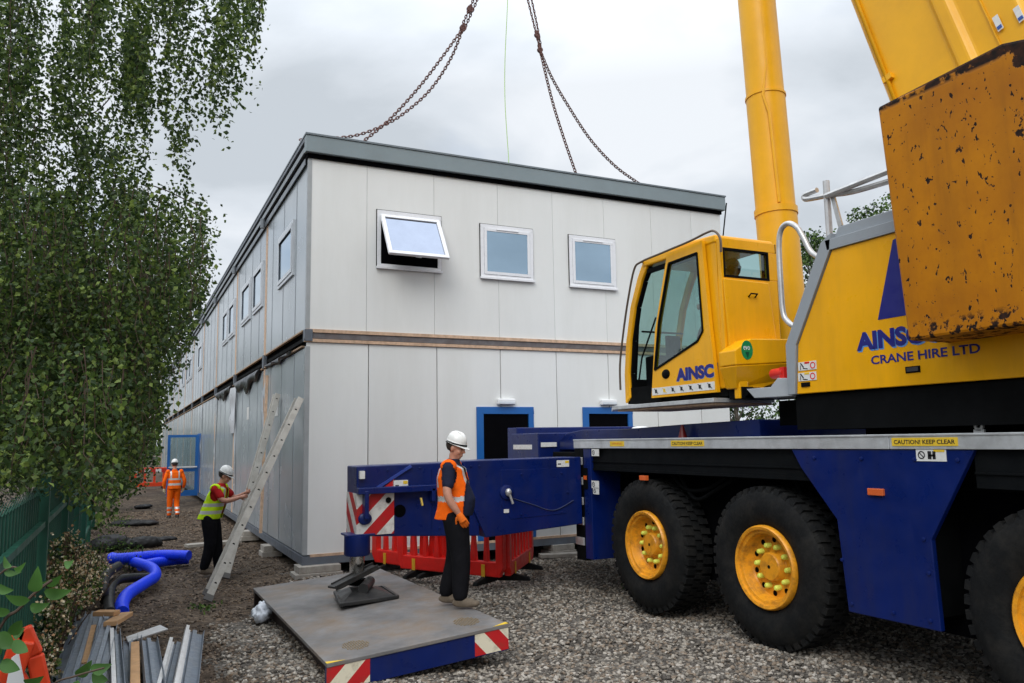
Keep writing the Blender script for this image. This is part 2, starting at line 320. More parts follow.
# ================================================================ GROUND
GRM=rampmat('gravel_bed','voronoi',32,[(.1,(.04,.034,.028)),(.5,(.10,.088,.075)),(.9,(.22,.20,.175))],bump=.9,dist=.03)
DIRT=rampmat('site_dirt','noise',9,[(.3,(.035,.024,.016)),(.5,(.10,.072,.050)),(.62,(.175,.13,.092)),(.75,(.28,.22,.165))],bump=.8,dist=.05,scale2=1.1,stops2=[(.35,(.45,.42,.40)),(.6,(1,1,1))])
def hgt(x,y):
    return (.035*np.sin(x*1.9+y*.7)+.03*np.sin(x*.8-y*1.6+1)+.018*np.sin(x*4.3+2)*np.sin(y*3.7))*.7-.03
def ground():
    # one sheet: fine near the camera, coarse to the horizon
    xs=np.concatenate([[-900,-200,-60,-20],np.arange(-8,14.01,.16),[20,60,200,900]]); ys=np.concatenate([[-900,-200,-40],np.arange(-6,36,.2),np.arange(36,80,2),[150,400,1500]])
    X,Y=np.meshgrid(xs,ys); near=(X>-8)&(X<14)&(Y>-6)&(Y<80)
    Z=np.where(near,hgt(X,Y)+rng.normal(0,.008,X.shape),-.05); Z=np.where(Z>.03,.03,Z)
    V=np.stack([X.ravel(),Y.ravel(),Z.ravel()],1); nx=len(xs); i,j=np.meshgrid(np.arange(nx-1),np.arange(len(ys)-1)); a=(j*nx+i).ravel()
    Fc=np.stack([a,a+1,a+nx+1,a+nx],1); cx=V[Fc,0].mean(1); cy=V[Fc,1].mean(1)
    edge=1.15+.35*np.sin(cy*1.3)+.2*np.sin(cy*3.1)+rng.normal(0,.12,cx.shape)+np.clip((cy-10)*.6,0,1.4)
    mi=np.where((cx>edge)&(cy<13),1,0)
    o=fast_mesh('ground',V,Fc,[DIRT,GRM],mi,True); tag(o,kind='structure')
ground()
def ico():
    bm=bmesh.new(); bmesh.ops.create_icosphere(bm,subdivisions=1,radius=1); v=np.array([x.co[:] for x in bm.verts]); f=np.array([[q.index for q in p.verts] for p in bm.faces]); bm.free(); return v,f
IV,IF=ico()
def stones(name,P,r,mats,label,cat,flat=.65):
    n=len(P); V=np.repeat(IV[None],n,0)*(1+rng.normal(0,.18,(n,len(IV),1)))
    sc=r[:,None]*np.stack([rng.uniform(.8,1.4,n),rng.uniform(.7,1.1,n),rng.uniform(flat*.7,flat*1.3,n)],1); V=V*sc[:,None,:]
    a=rng.uniform(0,2*PI,n); t=rng.uniform(-.6,.6,n); ca,sa,ct,st=np.cos(a),np.sin(a),np.cos(t),np.sin(t)
    y=V[:,:,1]*ct[:,None]-V[:,:,2]*st[:,None]; z=V[:,:,1]*st[:,None]+V[:,:,2]*ct[:,None]; x=V[:,:,0]
    V=np.stack([x*ca[:,None]-y*sa[:,None],x*sa[:,None]+y*ca[:,None],z],2)+P[:,None,:]
    Fc=(IF[None]+(np.arange(n)*len(IV))[:,None,None]).reshape(-1,3); mi=np.repeat(rng.integers(0,len(mats),n),len(IF))
    return tag(fast_mesh(name,V.reshape(-1,3),Fc,mats,mi),label,cat,kind='stuff')
G1=mat('stone_pale',(.29,.258,.215),.85,var=.35,vs=20);G2=mat('stone_grey',(.16,.142,.12),.85,var=.35,vs=20);G3=mat('stone_tan',(.20,.155,.115),.85,var=.35,vs=20);G4=mat('stone_dark',(.075,.065,.055),.85,var=.35,vs=20)
G5=mat('stone_white',(.38,.345,.30),.8,var=.15,vs=20)
def gravel():
    n=62000; y=4.2+(12.45-4.2)*rng.random(n)**1.15; x=rng.uniform(.9,10.5,n)
    edge=1.15+.35*np.sin(y*1.3)+.2*np.sin(y*3.1)+np.clip((y-10)*.6,0,1.4)
    k=(x>edge+rng.normal(0,.15,n)); x=x[k];y=y[k]
    P=np.stack([x,y,np.zeros(len(x))],1); P[:,2]=np.minimum(hgt(x,y),.03)+.006; u,v,d=projn(P); k=(u>-60)&(u<1090)&(v<760)&(y>4.2); P=P[k]
    stones('gravel',P,rng.uniform(.010,.026,len(P)),[G1,G2,G3,G4,G1,G5,G2,G3,G4],'grey angular crushed stone gravel around the crane wheels','gravel')
    n=26000; y=5.5+22*rng.random(n)**1.8; x=rng.uniform(-.7,2.6,n); P=np.stack([x,y,np.minimum(hgt(x,y),.03)+.002],1)
    stones('dirt_crumbs',P,rng.uniform(.005,.016,n)*(1+.03*y),[G3,mat('clod_brown',(.15,.105,.07),.95,var=.4,vs=12),mat('clod',(.11,.078,.054),.95,var=.3,vs=12),mat('clod_dark',(.055,.038,.026),.95,var=.3,vs=12),mat('clod_dark2',(.035,.026,.019),.95,var=.3,vs=12),mat('clod_brown',(.085,.055,.036))],'loose brown soil crumbs and chips on the path beside the building','soil')
gravel()
# ================================================================ BUILDING
XB=2.51; YB=12.5; XR=10.97; ZT=6.62; YE=64.
def building():
    T=empty('modular_building',(XB,YB,0),'two storey building of white and grey wall panels under a grey roof fascia','building'); TM2=mat('gap_timber',(.40,.27,.17),.8,var=.2)
    # solid core (carries inner walls), recessed behind the skins
    MB().box(XB+.12,XR-.1,YB+.30,YE,.35,6.5).build('inner_shell',DARK,T)
    # front wall panels, openings left free
    wins=[(3.64,4.77,4.87,5.85),(5.51,6.55,4.84,5.81),(7.31,8.33,4.81,5.79)]; doors=[(5.40,6.50),(7.51,8.60)]
    seamU=[XB,3.47,4.65,5.86,6.98,8.10,9.2,10.2,XR]; seamL=[XB,3.51,4.69,5.87,6.99,8.1,9.2,10.25,XR]
    def fill(m,x0,x1,z0,z1,holes,th=.05):
        xs=sorted({x0,x1}|{min(max(h[i],x0),x1) for h in holes for i in (0,1)}); zs=sorted({z0,z1}|{min(max(h[i],z0),z1) for h in holes for i in (2,3)})
        for a,b in zip(xs,xs[1:]):
            for c,d in zip(zs,zs[1:]):
                if b-a<1e-4 or d-c<1e-4: continue
                cx,cz=(a+b)/2,(c+d)/2
                if any(h[0]<cx<h[1] and h[2]<cz<h[3] for h in holes): continue
                m.box(a,b,YB,YB+th,c,d)
    for i,(a,b) in enumerate(zip(seamU,seamU[1:])):
        m=MB(); fill(m,a+.003,b-.003,3.80,6.60,wins,.01); m.build('wall_panel',WALLF,T,recalc=False)
    for i,(a,b) in enumerate(zip(seamL,seamL[1:])):
        m=MB(); fill(m,a+.008,b-.008,.32,3.583,[(d[0],d[1],0,2.58) for d in doors]); m.build('wall_panel',WALLF,T,recalc=False)
    MB().box(XB+.03,XR-.02,YB+.055,YB+.075,.32,3.55).build('seam_backing',mat('seam_brown',(.16,.10,.07),.8),T); MB().box(XB+.03,XR-.02,YB+.012,YB+.045,3.81,6.59).build('seam_backing',mat('seam_grey',(.42,.42,.41),.7),T)
    for a,b,c,d in wins: MB().box(a-.012,b+.012,YB-.012,YB-.001,c-.012,d+.012).build('frame_shadow',DARK,T)  # near-black plate paints the shadow gap around each window frame
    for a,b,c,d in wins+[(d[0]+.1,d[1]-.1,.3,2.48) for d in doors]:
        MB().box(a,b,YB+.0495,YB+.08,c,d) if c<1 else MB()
        MB().box(a+.01,b-.01,YB-.0005,YB+.08,c+.01,d-.01).build('dark_opening',DARK,T)  # near-black panel paints the unlit interior behind each opening
    # corner trims
    MB().box(XB-.012,XB+.06,YB-.008,YB+.05,.32,3.52).box(XB-.012,XB+.05,YB-.008,YB+.05,3.8,6.6).build('corner_trim',mat('corner_grey',(.36,.38,.39),.45),T)
    # long side: skins per module
    ys=[YB+.05,16.6]+[16.6+4.8*i for i in range(1,10)]+[YE]
    for a,b in zip(ys,ys[1:]):
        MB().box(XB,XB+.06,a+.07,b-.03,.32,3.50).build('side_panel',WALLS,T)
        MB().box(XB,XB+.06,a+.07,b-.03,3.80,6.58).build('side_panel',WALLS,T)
        st=MB()
        for q in np.arange(a+.9,b-.3,1.19): st.box(XB-.006,XB+.01,q,q+.022,.34,3.48).box(XB-.006,XB+.01,q,q+.016,3.82,6.56)
        st.build('joint_strip',mat('joint_grey',(.26,.285,.31),.4),T)
        MB().box(XB-.006,XB+.055,b-.07,b+.14,3.78,6.6).build('timber_batten',TIM,T); MB().box(XB-.006,XB+.055,b-.06,b+.10,.32,3.52).build('timber_batten',TIM,T)
    # storey gap
    MB().box(XB+.05,XR,YB+.06,YE,3.50,3.82).build('gap_core',DARK,T)
    MB().box(XB-.02,XR,YB-.028,YB+.03,3.742,3.795).build('timber_strip',TIM,T); MB().box(XB-.03,XR,YB-.03,YB+.03,3.590,3.640).build('timber_strip',TIM,T)
    MB().box(XB+.10,XR,YB-.012,YB+.02,3.648,3.735).build('floor_channel',mat('channel_brown',(.14,.13,.135),.6,var=.3,vs=6,dirt=.6,dirtcol=(.10,.06,.045),ds=5),T)
    MB().box(XB-.03,XB+.09,YB-.045,YB+.12,3.60,3.79).build('corner_casting',STEELB,T,bevel=.006)
    m=MB()
    for a,b in zip(ys,ys[1:]):
        m.box(XB-.03,XB+.02,a+.15,b-.12,3.775,3.80).box(XB-.035,XB+.02,a+.15,b-.12,3.525,3.55)
    m.build('timber_strip',TM2,T)
    MB().box(XB+.02,XB+.05,YB+.1,YE,3.63,3.69).build('floor_channel',BLK,T)
    for b in ys[1:-1]: MB().box(XB-.04,XB+.03,b-.07,b+.11,3.535,3.80).build('gap_post',STEELB,T)
    # base frame
    MB().box(XB-.02,XR,YB-.02,YB+.08,.17,.30).box(XB-.02,XB+.08,YB+.08,YE,.17,.30).build('base_beam',STEELB,T)
    MB().box(XB+.1,XR,YB-.022,YB-.0,.285,.325).build('timber_strip',TIM,T)
    # roof
    MB().box(XB-.07,XR+.08,YB-.10,YB+.04,6.66,6.94).build('roof_fascia',FASC,T,bevel=.01)
    MB().box(XB-.07,XR+.08,YB+.045,YE,6.87,6.94).build('side_fascia',STEELB,T)
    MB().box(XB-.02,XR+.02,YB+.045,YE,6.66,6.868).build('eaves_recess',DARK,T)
    MB().box(XB-.06,XB-.021,YB+.05,YE,6.70,6.79).build('eaves_beam',mat('eaves_grey',(.20,.225,.245),.45),T)
    MB().box(XB-.08,XR+.09,YB-.115,YE,6.942,6.972).build('roof_cap',mat('cap_grey',(.16,.19,.21),.45),T)
    MB().box(XB-.03,XR+.02,YB-.035,YE,6.585,6.655).build('shadow_strip',DARK,T)  # near-black strip in place of the shade below the roof fascia
    MB().box(XB-.045,XB-.03,YB+.1,YE,6.50,6.60).build('side_gutter',mat('gutter',(.13,.15,.17),.4),T)
    for b in ys[1:-1]: MB().tube([(XB-.10,b+.02,6.45),(XB-.10,b+.02,6.64)],.05,10).build('gutter_bracket',mat('bracket_grey',(.16,.18,.2),.4),T)
    # windows (front)
    def frame(m,x0,x1,z0,z1,y0,y1,w): m.box(x0,x1,y0,y1,z1-w,z1).box(x0,x1,y0,y1,z0,z0+w).box(x0,x0+w,y0,y1,z0+w,z1-w).box(x1-w,x1,y0,y1,z0+w,z1-w)
    for i,(a,b,c,d) in enumerate(wins):
        m=MB(); frame(m,a,b,c,d,YB-.03,YB+.05,.065)
        if i: frame(m,a+.068,b-.068,c+.068,d-.068,YB-.042,YB+.03,.05)
        m.box(a-.02,b+.02,YB-.06,YB-.031,c-.02,c+.02); m.box((a+b)/2-.22,(a+b)/2+.22,YB-.055,YB-.043,d-.095,d-.075)
        w=m.build('window',UPVC,T,bevel=.004)
        if i: 
            MB().box(a+.112,b-.112,YB-.028,YB-.018,c+.112,d-.112).build('window_pane',WGLASS,w)
        else:
            w['label']='open top-hung window with its sash pushed out'
            # tilted sash
            hinge=Vector((0,YB-.05,d-.09)); ang=R(32); dn=Vector((0,-math.sin(ang),-math.cos(ang))); nrm=Vector((0,-math.cos(ang),math.sin(ang)))
            H=.90; x0,x1=a+.05,b-.05; q=MB()
            def part(xa,xb,s0,s1,t0,t1):
                base=[Vector((xa,0,0))+hinge+dn*s0,Vector((xb,0,0))+hinge+dn*s0,Vector((xb,0,0))+hinge+dn*s1,Vector((xa,0,0))+hinge+dn*s1]
                q.slab([p+nrm*t0 for p in base],nrm*(t1-t0))
            part(x0,x1,0,.06,-.025,.025);part(x0,x1,H-.06,H,-.025,.025);part(x0,x0+.06,.06,H-.06,-.025,.025);part(x1-.06,x1,.06,H-.06,-.025,.025)
            part((x0+x1)/2-.05,(x0+x1)/2+.05,H-.045,H-.01,-.05,-.026)
            q.build('sash',UPVC,w,bevel=.004); q=MB(); part(x0+.06,x1-.06,.06,H-.06,-.004,.004); q.build('window_pane',mat('sash_glass',(.30,.33,.40),.04,metal=1.,var=.05,rvar=.02),w)
    # doors
    for a,b in doors:
        m=MB().box(a,b,YB-.02,YB+.06,2.46,2.58).box(a,a+.13,YB-.02,YB+.06,.33,2.46).box(b-.10,b,YB-.02,YB+.06,.33,2.46)
        m.build('door_frame',DOORB,T,bevel=.005)
        c=(a+b)/2; l=MB().box(c-.17,c+.17,YB-.085,YB-.002,2.615,2.72).build('door_light',WHT,T,bevel=.02)
        MB().box(c-.15,c+.15,YB-.095,YB-.087,2.63,2.67).build('diffuser',mat('diffuser',(.7,.75,.8),.3),l)
    # side windows
    for (y0,y1) in [(13.6,15.1),(17.0,18.35),(18.8,20.3),(21.75,22.95),(23.25,24.5),(31.6,33.1),(36.4,37.8),(38.3,39.7),(41.2,42.6),(46,47.4),(48,49.4)]:
        c,d=4.88,5.86; m=MB(); 
        for X0,X1,i in ((XB-.035,XB+.02,0),(XB-.048,XB-.036,.06)):
            m.box(X0,X1,y0+i,y1-i,d-i-.07,d-i).box(X0,X1,y0+i,y1-i,c+i,c+i+.07).box(X0,X1,y0+i,y0+i+.07,c+i+.07,d-i-.07).box(X0,X1,y1-i-.07,y1-i,c+i+.07,d-i-.07)
        w=m.build('window',mat('side_upvc',(.55,.58,.62),.35),T); MB().box(XB-.02,XB-.01,y0+.13,y1-.13,c+.13,d-.13).build('window_pane',WGLASS,w)
    # open glazed door on the long side
    yd=31.2; a=ony(168,438,yd); b=Vector((XB-.05,yd,2.40)); x0=a.x; x1=b.x; m=MB(); w=.09
    m.box(x0,x1,yd,yd+.06,2.40-w,2.40).box(x0,x1,yd,yd+.06,.22,.22+.2).box(x0,x0+w,yd,yd+.06,.42,2.40-w).box(x1-w*1.3,x1,yd,yd+.06,.42,2.40-w).box(x0+w,x1-w*1.3,yd,yd+.06,1.08,1.2)
    dr=m.build('side_door',DOORB,T); MB().box(x0+w,x1-w,yd+.02,yd+.03,.42,1.08).box(x0+w,x1-w,yd+.02,yd+.03,1.2,2.31).build('door_glass',glassmat('door_glass',(.75,.85,.88),.1),dr)
    MB().bar((x0+.05,yd-.06,1.25),(x1-.05,yd-.06,1.25),.04,.04).bar((x0+.08,yd-.06,1.25),(x0+.08,yd,1.25),.03,.03).build('push_bar',WHT,dr)
    MB().box(XB-.03,XB+.02,yd+.02,yd+1.1,.3,2.45).build('door_surround',DOORB,T)
    # loose sheeting at the storey gap
    m=MB(); 
    for (ya,yb,dz) in ((16.9,21.2,.42),(21.6,25.9,.34),(13.4,16.4,.12)):
        n=26; v=[];fs=[]
        for i in range(n+1):
            t=i/n; y=ya+(yb-ya)*t; sag=dz*(math.sin(t*PI)**.6)*(.75+.25*math.sin(t*17)); 
            v+=[(XB-.05,y,3.56),(XB-.07-.03*math.sin(t*23),y,3.56-sag*.5),(XB-.045,y,3.56-sag)]
        for i in range(n): 
            o=i*3; fs+=[(o,o+3,o+4,o+1),(o+1,o+4,o+5,o+2)]
        m.add(v,fs,0,True)
    sh=m.build('black_sheeting',mat('black_poly',(.012,.014,.018),.35,bump=.6,bs=8),T); sh.modifiers.new('s','SOLIDIFY').thickness=.006
    m=MB(); n=14; v=[];fs=[]
    for i in range(n+1):
        t=i/n; z=3.45-1.15*t; w0=.75*(1-.55*t)+.1*math.sin(t*9); v+=[(XB-.04,21.2-w0*.4,z),(XB-.10-.03*math.sin(t*11),21.3+w0*.2,z),(XB-.045,21.4+w0,z)]
    for i in range(n): o=i*3; fs+=[(o,o+3,o+4,o+1),(o+1,o+4,o+5,o+2)]
    m.add(v,fs,0,True); m.build('white_film',mat('white_film',(.6,.62,.66),.35,bump=.5,bs=7),T)
    for (yc,w_,z0_,z1_) in ((16.75,.22,.9,3.45),(16.45,.10,2.2,3.4),(21.0,.16,.5,3.3),(25.9,.3,.6,3.4),(30.9,.25,1.2,3.4)):
        m=MB(); v=[];fs=[]; n=16
        for i in range(n+1):
            t=i/n; z=z1_+(z0_-z1_)*t; k=w_*(.6+.4*math.sin(t*7+yc)); v+=[(XB-.012,yc-k,z),(XB-.03-.02*math.sin(t*13+yc),yc,z),(XB-.012,yc+k*.7,z)]
        for i in range(n): o=i*3; fs+=[(o,o+3,o+4,o+1),(o+1,o+4,o+5,o+2)]
        m.add(v,fs,0,True); m.build('clear_film',mat('clear_film',(.40,.43,.46),.2,bump=.4,bs=6),T)
    # leaning loose board by the near bay
    MB().bar((XB-.03,16.1,3.35),(XB-.14,15.75,.35),.02,.055).build('loose_batten',TIM,T)
    for (y,z) in ((14.9,2.8),(18.7,2.85)): MB().box(XB-.006,XB,y,y+.35,z-.28,z).build('paper_notice',STK,T)
building()
def block(x,y,z0,sx,sy,sz,label,rz=0,m=TIMW):
    o=empty('support_block',(x,y,z0),label,'block','blocks under the building frame',rz)
    MB().box(-sx/2,sx/2,-sy/2,sy/2,0,sz*.48).build('lower_pad',m,o,local=True,bevel=.008); MB().box(-sx*.42,sx*.46,-sy*.45,sy*.47,sz*.49,sz).build('upper_pad',m,o,local=True,bevel=.008)
block(2.72,12.52,-.03,.72,.42,.20,'pale timber block under the near corner of the building')
block(2.50,15.4,-.03,.36,.40,.20,'block under the frame behind the foot of the near ladder')
block(2.50,18.2,-.03,.36,.40,.20,'block under the frame just behind the man in the yellow vest')
block(2.50,27.0,-.03,.36,.40,.20,'far block under the frame close to the open blue door')
block(7.0,12.6,-.03,.5,.4,.20,'block under the front frame behind the crane steps')
# ================================================================ SLING CHAINS AND ROPE
CHM=mat('chain_rust',(.12,.055,.045),.6,metal=.4,var=.3,vs=10)
def linkchain(m,path,ll=.098,w=.052,r=.0115):
    P=interp(path,24); 
    # resample by length
    ds=[0]; 
    for a,b in zip(P,P[1:]): ds.append(ds[-1]+(b-a).length)
    n=int(ds[-1]/(ll-2*r*1.3)); pts=[]; j=0
    for i in range(n+1):
        t=ds[-1]*i/n
        while j<len(ds)-2 and ds[j+1]<t: j+=1
        f=(t-ds[j])/max(1e-6,ds[j+1]-ds[j]); pts.append(P[j].lerp(P[j+1],f))
    for i in range(n):
        c=(pts[i]+pts[i+1])/2; d=(pts[i+1]-pts[i]).normalized(); s=d.cross(Vector((0,1,0))).normalized(); t=d.cross(s)
        a=s if i%2 else t; a=(a+ (t if i%2 else s)*.25).normalized()
        ring=[]
        for k in range(10):
            q=2*PI*k/10; ring.append(c+d*(math.cos(q)*(ll/2))+a*(math.sin(q)*w/2))
        m.tube(ring,r,4,closed=True)
def chains():
    Y=14.3
    def pp(l,y=Y): return [ony(u,v,y) for u,v in l]
    A=[(463,28),(443,56),(420,86),(396,113),(380,128),(352,150)]; B=[(463,28),(451,58),(430,90),(403,114),(380,127),(353,136),(318,139),(300,140)]
    T=empty('chain_sling',pp([(352,160)])[0],'rusty two-legged lifting chain hanging left, sagging onto the roof edge','lifting chain','chain slings over the roof')
    m=MB(); linkchain(m,pp(A)); m.build('chain_leg',CHM,T,recalc=False); m=MB(); linkchain(m,pp(B,14.6)); m.build('chain_leg',CHM,T,recalc=False)
    m=MB(); linkchain(m,pp([(462,26),(468,12),(474,-2),(486,-34)])); linkchain(m,pp([(464,30),(471,14),(477,0),(489,-34)],14.35)); m.build('chain_top',CHM,T,recalc=False)
    for (u,v,a) in ((463,28,.10),(470,9,.09)): q=pp([(u,v)])[0]; MB().lathe([(-.03,.035),(.03,.035),(.03,.07),(-.03,.07)],q,'y',14,closed=True).bar(q+Vector((-.03,0,-a)),q+Vector((.03,0,a)),.05,.05).build('chain_coupling',CHM,T)
    C=[(540,50),(552,100),(564,139),(577,177),(580,190)]; E_=[(540,50),(551,76),(567,104),(590,139),(615,166),(641,185),(655,196)]
    T=empty('chain_sling',pp([(577,190)])[0],'rusty two-legged lifting chain hanging right, with spread legs to the roof','lifting chain','chain slings over the roof')
    m=MB(); linkchain(m,pp(C)); m.build('chain_leg',CHM,T,recalc=False); m=MB(); linkchain(m,pp(E_,14.6)); m.build('chain_leg',CHM,T,recalc=False)
    m=MB(); linkchain(m,pp([(540,50),(534,25),(527,-3),(519,-34)])); linkchain(m,pp([(541,47),(537,25),(531,-3),(524,-34)],14.35)); m.build('chain_top',CHM,T,recalc=False)
    for (u,v,a) in ((540,50,.11),(537,35,.09)): q=pp([(u,v)])[0]; MB().lathe([(-.03,.03),(.03,.03),(.03,.06),(-.03,.06)],q,'y',14,closed=True).bar(q+Vector((.03,0,-a)),q+Vector((-.03,0,a)),.05,.05).build('chain_coupling',CHM,T)
    m=MB().tube(interp(pp([(507.5,-34),(507.6,0),(505,60),(505,100),(507,135),(508.6,158),(508.8,172)]),6),.009,6)
    tag(m.build('tag_line',mat('rope_lime',(.42,.62,.22),.7)),'thin lime green tag line hanging between the two chain slings','rope')
chains()
# ================================================================ CRANE
MC=(onz(327,664,.18),onz(508.5,623.5,.32),onz(253,588,.18),onz(379,568,.26))
def matz(x,y):
    FL,FR,BL,BR=MC; n=(FR-FL).cross(BL-FL); return FL.z-(n.x*(x-FL.x)+n.y*(y-FL.y))/n.z
CX=5.5
def crane():
    T=empty('mobile_crane',(6.95,5.,0),'large yellow and blue mobile crane with raised boom, cab and orange-rimmed wheels','crane')
    # ---- chassis
    m=MB().box(6.1,7.8,-.6,9.6,.75,1.86).box(5.66,8.24,9.3,10.3,.95,1.82).box(5.9,8.0,-.6,9.3,1.55,1.86)
    m.build('chassis_frame',BLK,T,bevel=.015)
    MB().box(5.56,8.34,-.6,9.38,1.865,1.955).build('deck_plate',mat('deck_dark',(.005,.007,.014),.6,var=.3,spec=.2),T)
    MB().box(CX-.012,CX+.05,4.42,9.39,1.878,1.992).box(CX-.012,CX+.05,-.6,4.415,1.878,1.992).box(CX-.02,CX-.011,-.6,9.39,1.978,1.996).build('edge_rail',ALU,T,bevel=.004)
    MB().box(8.34,8.40,-.6,9.39,1.878,1.992).build('edge_rail',ALU,T)
    # dark wing strip over the wheels
    m=MB().box(CX+.04,CX+.09,5.2,9.05,1.62,1.874).box(CX+.03,CX+.05,5.2,9.05,1.595,1.625).box(CX+.025,CX+.05,5.2,9.05,1.70,1.715).box(CX+.04,CX+.09,1.,3.75,1.60,1.874).box(CX+.025,CX+.05,1.,3.75,1.70,1.715)
    m.build('mudguard',mat('mudguard_black',(.005,.006,.007),.5,var=.2,dirt=.4,dirtcol=(.012,.012,.011),ds=5,spec=.06),T)
    poly=[(5.47,1.874),(5.37,1.71),(5.0,1.28),(4.94,.53),(4.10,.535),(4.12,1.2),(3.72,1.874)]
    MB().prism(poly,'x',CX,CX+.05).build('side_panel',BLUE,T,bevel=.008)
    MB().box(CX+.06,5.94,4.2,4.95,.6,1.6).build('dark_backing_box',BLK,T)  # added black box, keeps the space behind the side panel dark
    MB().prism([(1.9,1.874),(1.7,1.2),(1.7,.55),(.6,.55),(.6,1.874)],'x',CX,CX+.5).build('side_panel',BLUE,T)
    MB().box(8.25,8.36,-.6,9.38,.55,1.87).build('far_side_panel',BLUE,T)
    MB().box(5.95,6.05,.5,9.05,.42,1.6).build('wheel_bay_dark_plate',DARK,T)  # added dark plate, blocks the bright far side seen between the wheels
    # inner blue frame plate behind first wheel
    m=MB().box(CX-.0,CX+.5,8.98,9.16,.45,1.874)
    m.build('rear_panel',BLUE,T,bevel=.006)
    s=MB().box(CX-.004,CX+.45,9.165,9.385,.42,1.874).build('step_column',BLK,T)
    for i in range(5):
        z=1.66-.262*i; MB().box(CX-.022,CX+.03,9.175,9.385,z,z+.10).build('step_plate',GALV,s,bevel=.004)
    MB().box(CX-.012,CX,9.06,9.15,1.35,1.62).build('lamp_bracket',BLK,T)
    MB().box(CX-.02,CX-.004,9.07,9.14,1.47,1.52).build('marker_lamp',mat('lamp_orange',(.75,.13,.02),.3),T)
    for (u,v) in ((643,478),(876,492)):
        p=onx(u,v,CX-.01); MB().box(CX-.025,CX+.03,p.y-.075 if u>700 else p.y-.06,p.y+.075 if u>700 else p.y+.06,p.z-.028,p.z+.028).build('marker_lamp',mat('lamp_orange2',(.62,.12,.03),.3),T,bevel=.006)
    for (y,z) in ((5.2,1.80),(4.7,1.80),(4.2,1.80),(3.85,1.80),(4.9,.60),(4.5,.60),(4.18,.60),(4.97,.95),(4.16,.95),(4.18,1.2)):
        MB().lathe([(0,.016),(-.010,.016),(-.012,.010),(-.012,0)],(CX,y,z),'x',8).build('bolt',BLUE,T)
    for k,(y0,z0) in enumerate(((7.1,1.5),(6.95,1.45),(5.2,1.4))): MB().tube(interp([(5.75,y0+.5,1.58),(5.72,y0+.2,1.42-.1*k),(5.74,y0-.15,1.44),(5.8,y0-.4,1.58)],6),.022,8).build('air_hose',BLK,T)
    # rear deck boxes and curved cowl
    MB().box(5.484,5.489,10.62,11.25,1.86,1.93).build('reflective_strip',STK,T)
    MB().box(5.60,7.9,11.35,11.7,.9,2.20).build('rear_locker',BLUE,T,bevel=.015); MB().box(5.49,7.7,10.42,11.33,1.5,2.10).build('outrigger_housing',BLUE,T,bevel=.015)
    for y,xa,xb,z in ((11.335,5.66,6.05,1.97),(10.405,5.53,5.79,1.93)): MB().box(xa,xb,y-.004,y+.01,z-.035,z+.03).build('reflective_strip',STK,T)
    m=MB().prism([(10.38,1.85),(10.38,1.98),(10.15,2.09),(9.7,2.13),(8.6,2.12),(7.4,2.15),(6.2,2.17),(6.2,1.96),(9.3,1.96),(9.6,1.85)],'x',5.82,8.1); m.build('deck_cowl',BLUE,T,bevel=.01)
    p=ony(640,415,9.7); MB().ell((p.x,9.7,2.14),(.14,.1,.035)).build('deck_light',WHT,T)
    MB().lathe([(1.97,.09),(1.985,.09),(1.985,.055),(2.14,.015),(2.14,0)],(5.74,7.35,0),'z',14).build('red_cap',mat('deep_red',(.16,.006,.006),.4),T)
    # tow eye
    p=onx(979,425,5.6); MB().lathe([(-.01,.035),(.01,.035),(.01,.016),(-.01,.016)],(5.6,p.y,2.045),'x',16,closed=True).box(5.59,5.61,p.y-.04,p.y+.04,1.99,2.02).build('lashing_eye',GALV,T)
    # ---- wheels
    def wheel(y):
        W=D.objects.new('wheel',None); COL.objects.link(W); W.parent=T; W.location=(CX+.0-6.95,y-5.,.76)
        c=(CX,y,.76)
        ty=MB(); prof=[(.06,.39),(.025,.43),(.0,.52),(-.005,.60),(.02,.68),(.05,.725),(.075,.738),(.34,.738),(.37,.72),(.40,.66),(.41,.55),(.38,.42),(.36,.39)]
        ty.lathe(prof,c,'x',72,closed=True)
        n=44
        for i in range(n):
            for side,x0,x1,ph in ((0,.035,.155,0),(1,.165,.25,.5),(2,.26,.38,0)):
                a=2*PI*(i+ph)/n; w=.044; h0,h1=.70,.76
                pts=[]
                for rr in (h0,h1):
                    for xx,aa in ((x0 + (.012 if rr==h1 and side==0 else 0),-w),(x1,-w+.012),(x1,w+.012),(x0+(.012 if rr==h1 and side==0 else 0),w)):
                        t=a+aa; pts.append((c[0]+xx,c[1]+rr*math.cos(t),c[2]+rr*math.sin(t)))
                ty.add(pts,[(0,1,2,3),(7,6,5,4),(0,4,5,1),(1,5,6,2),(2,6,7,3),(3,7,4,0)])
        ty.build('tyre',RUB,W,recalc=False)
        rm=MB().lathe([(.05,.395),(.012,.392),(-.004,.378),(.004,.352),(.030,.345),(.036,.318),(.05,.312),(.13,.300),(.15,.285),(.155,.14)],c,'x',56)
        RIMM=mat('rim_orange',(.80,.33,.015),.38,var=.1,vs=6,dirt=.8,dirtcol=(.10,.04,.015),ds=9)
        rm.build('rim',RIMM,W)
        hb=MB().lathe([(.157,.158),(.14,.140),(.095,.134),(.078,.12),(.074,.0)],c,'x',40); hb.build('hub',RIMM,W)
        hd=MB()
        for k in range(10):
            a=2*PI*(k+.5)/10; hd.lathe([(.1485,.0),(.1485,.027)],(CX,y+.252*math.cos(a),.76+.252*math.sin(a)),'x',12)
        hd.build('vent_hole',DARK,W)
        for k in range(10):
            a=2*PI*k/10; q=(CX,y+.198*math.cos(a),.76+.198*math.sin(a))
            MB().lathe([(.155,.027),(.10,.025),(.088,.016),(.085,.0)],q,'x',10).build('wheel_nut',mat('nut_cap_lime',(.72,.80,.12),.4,var=.1),W)
        MB().lathe([(.074,.018),(.066,.0)],c,'x',12).build('hub_plug',BLK,W)
        return W
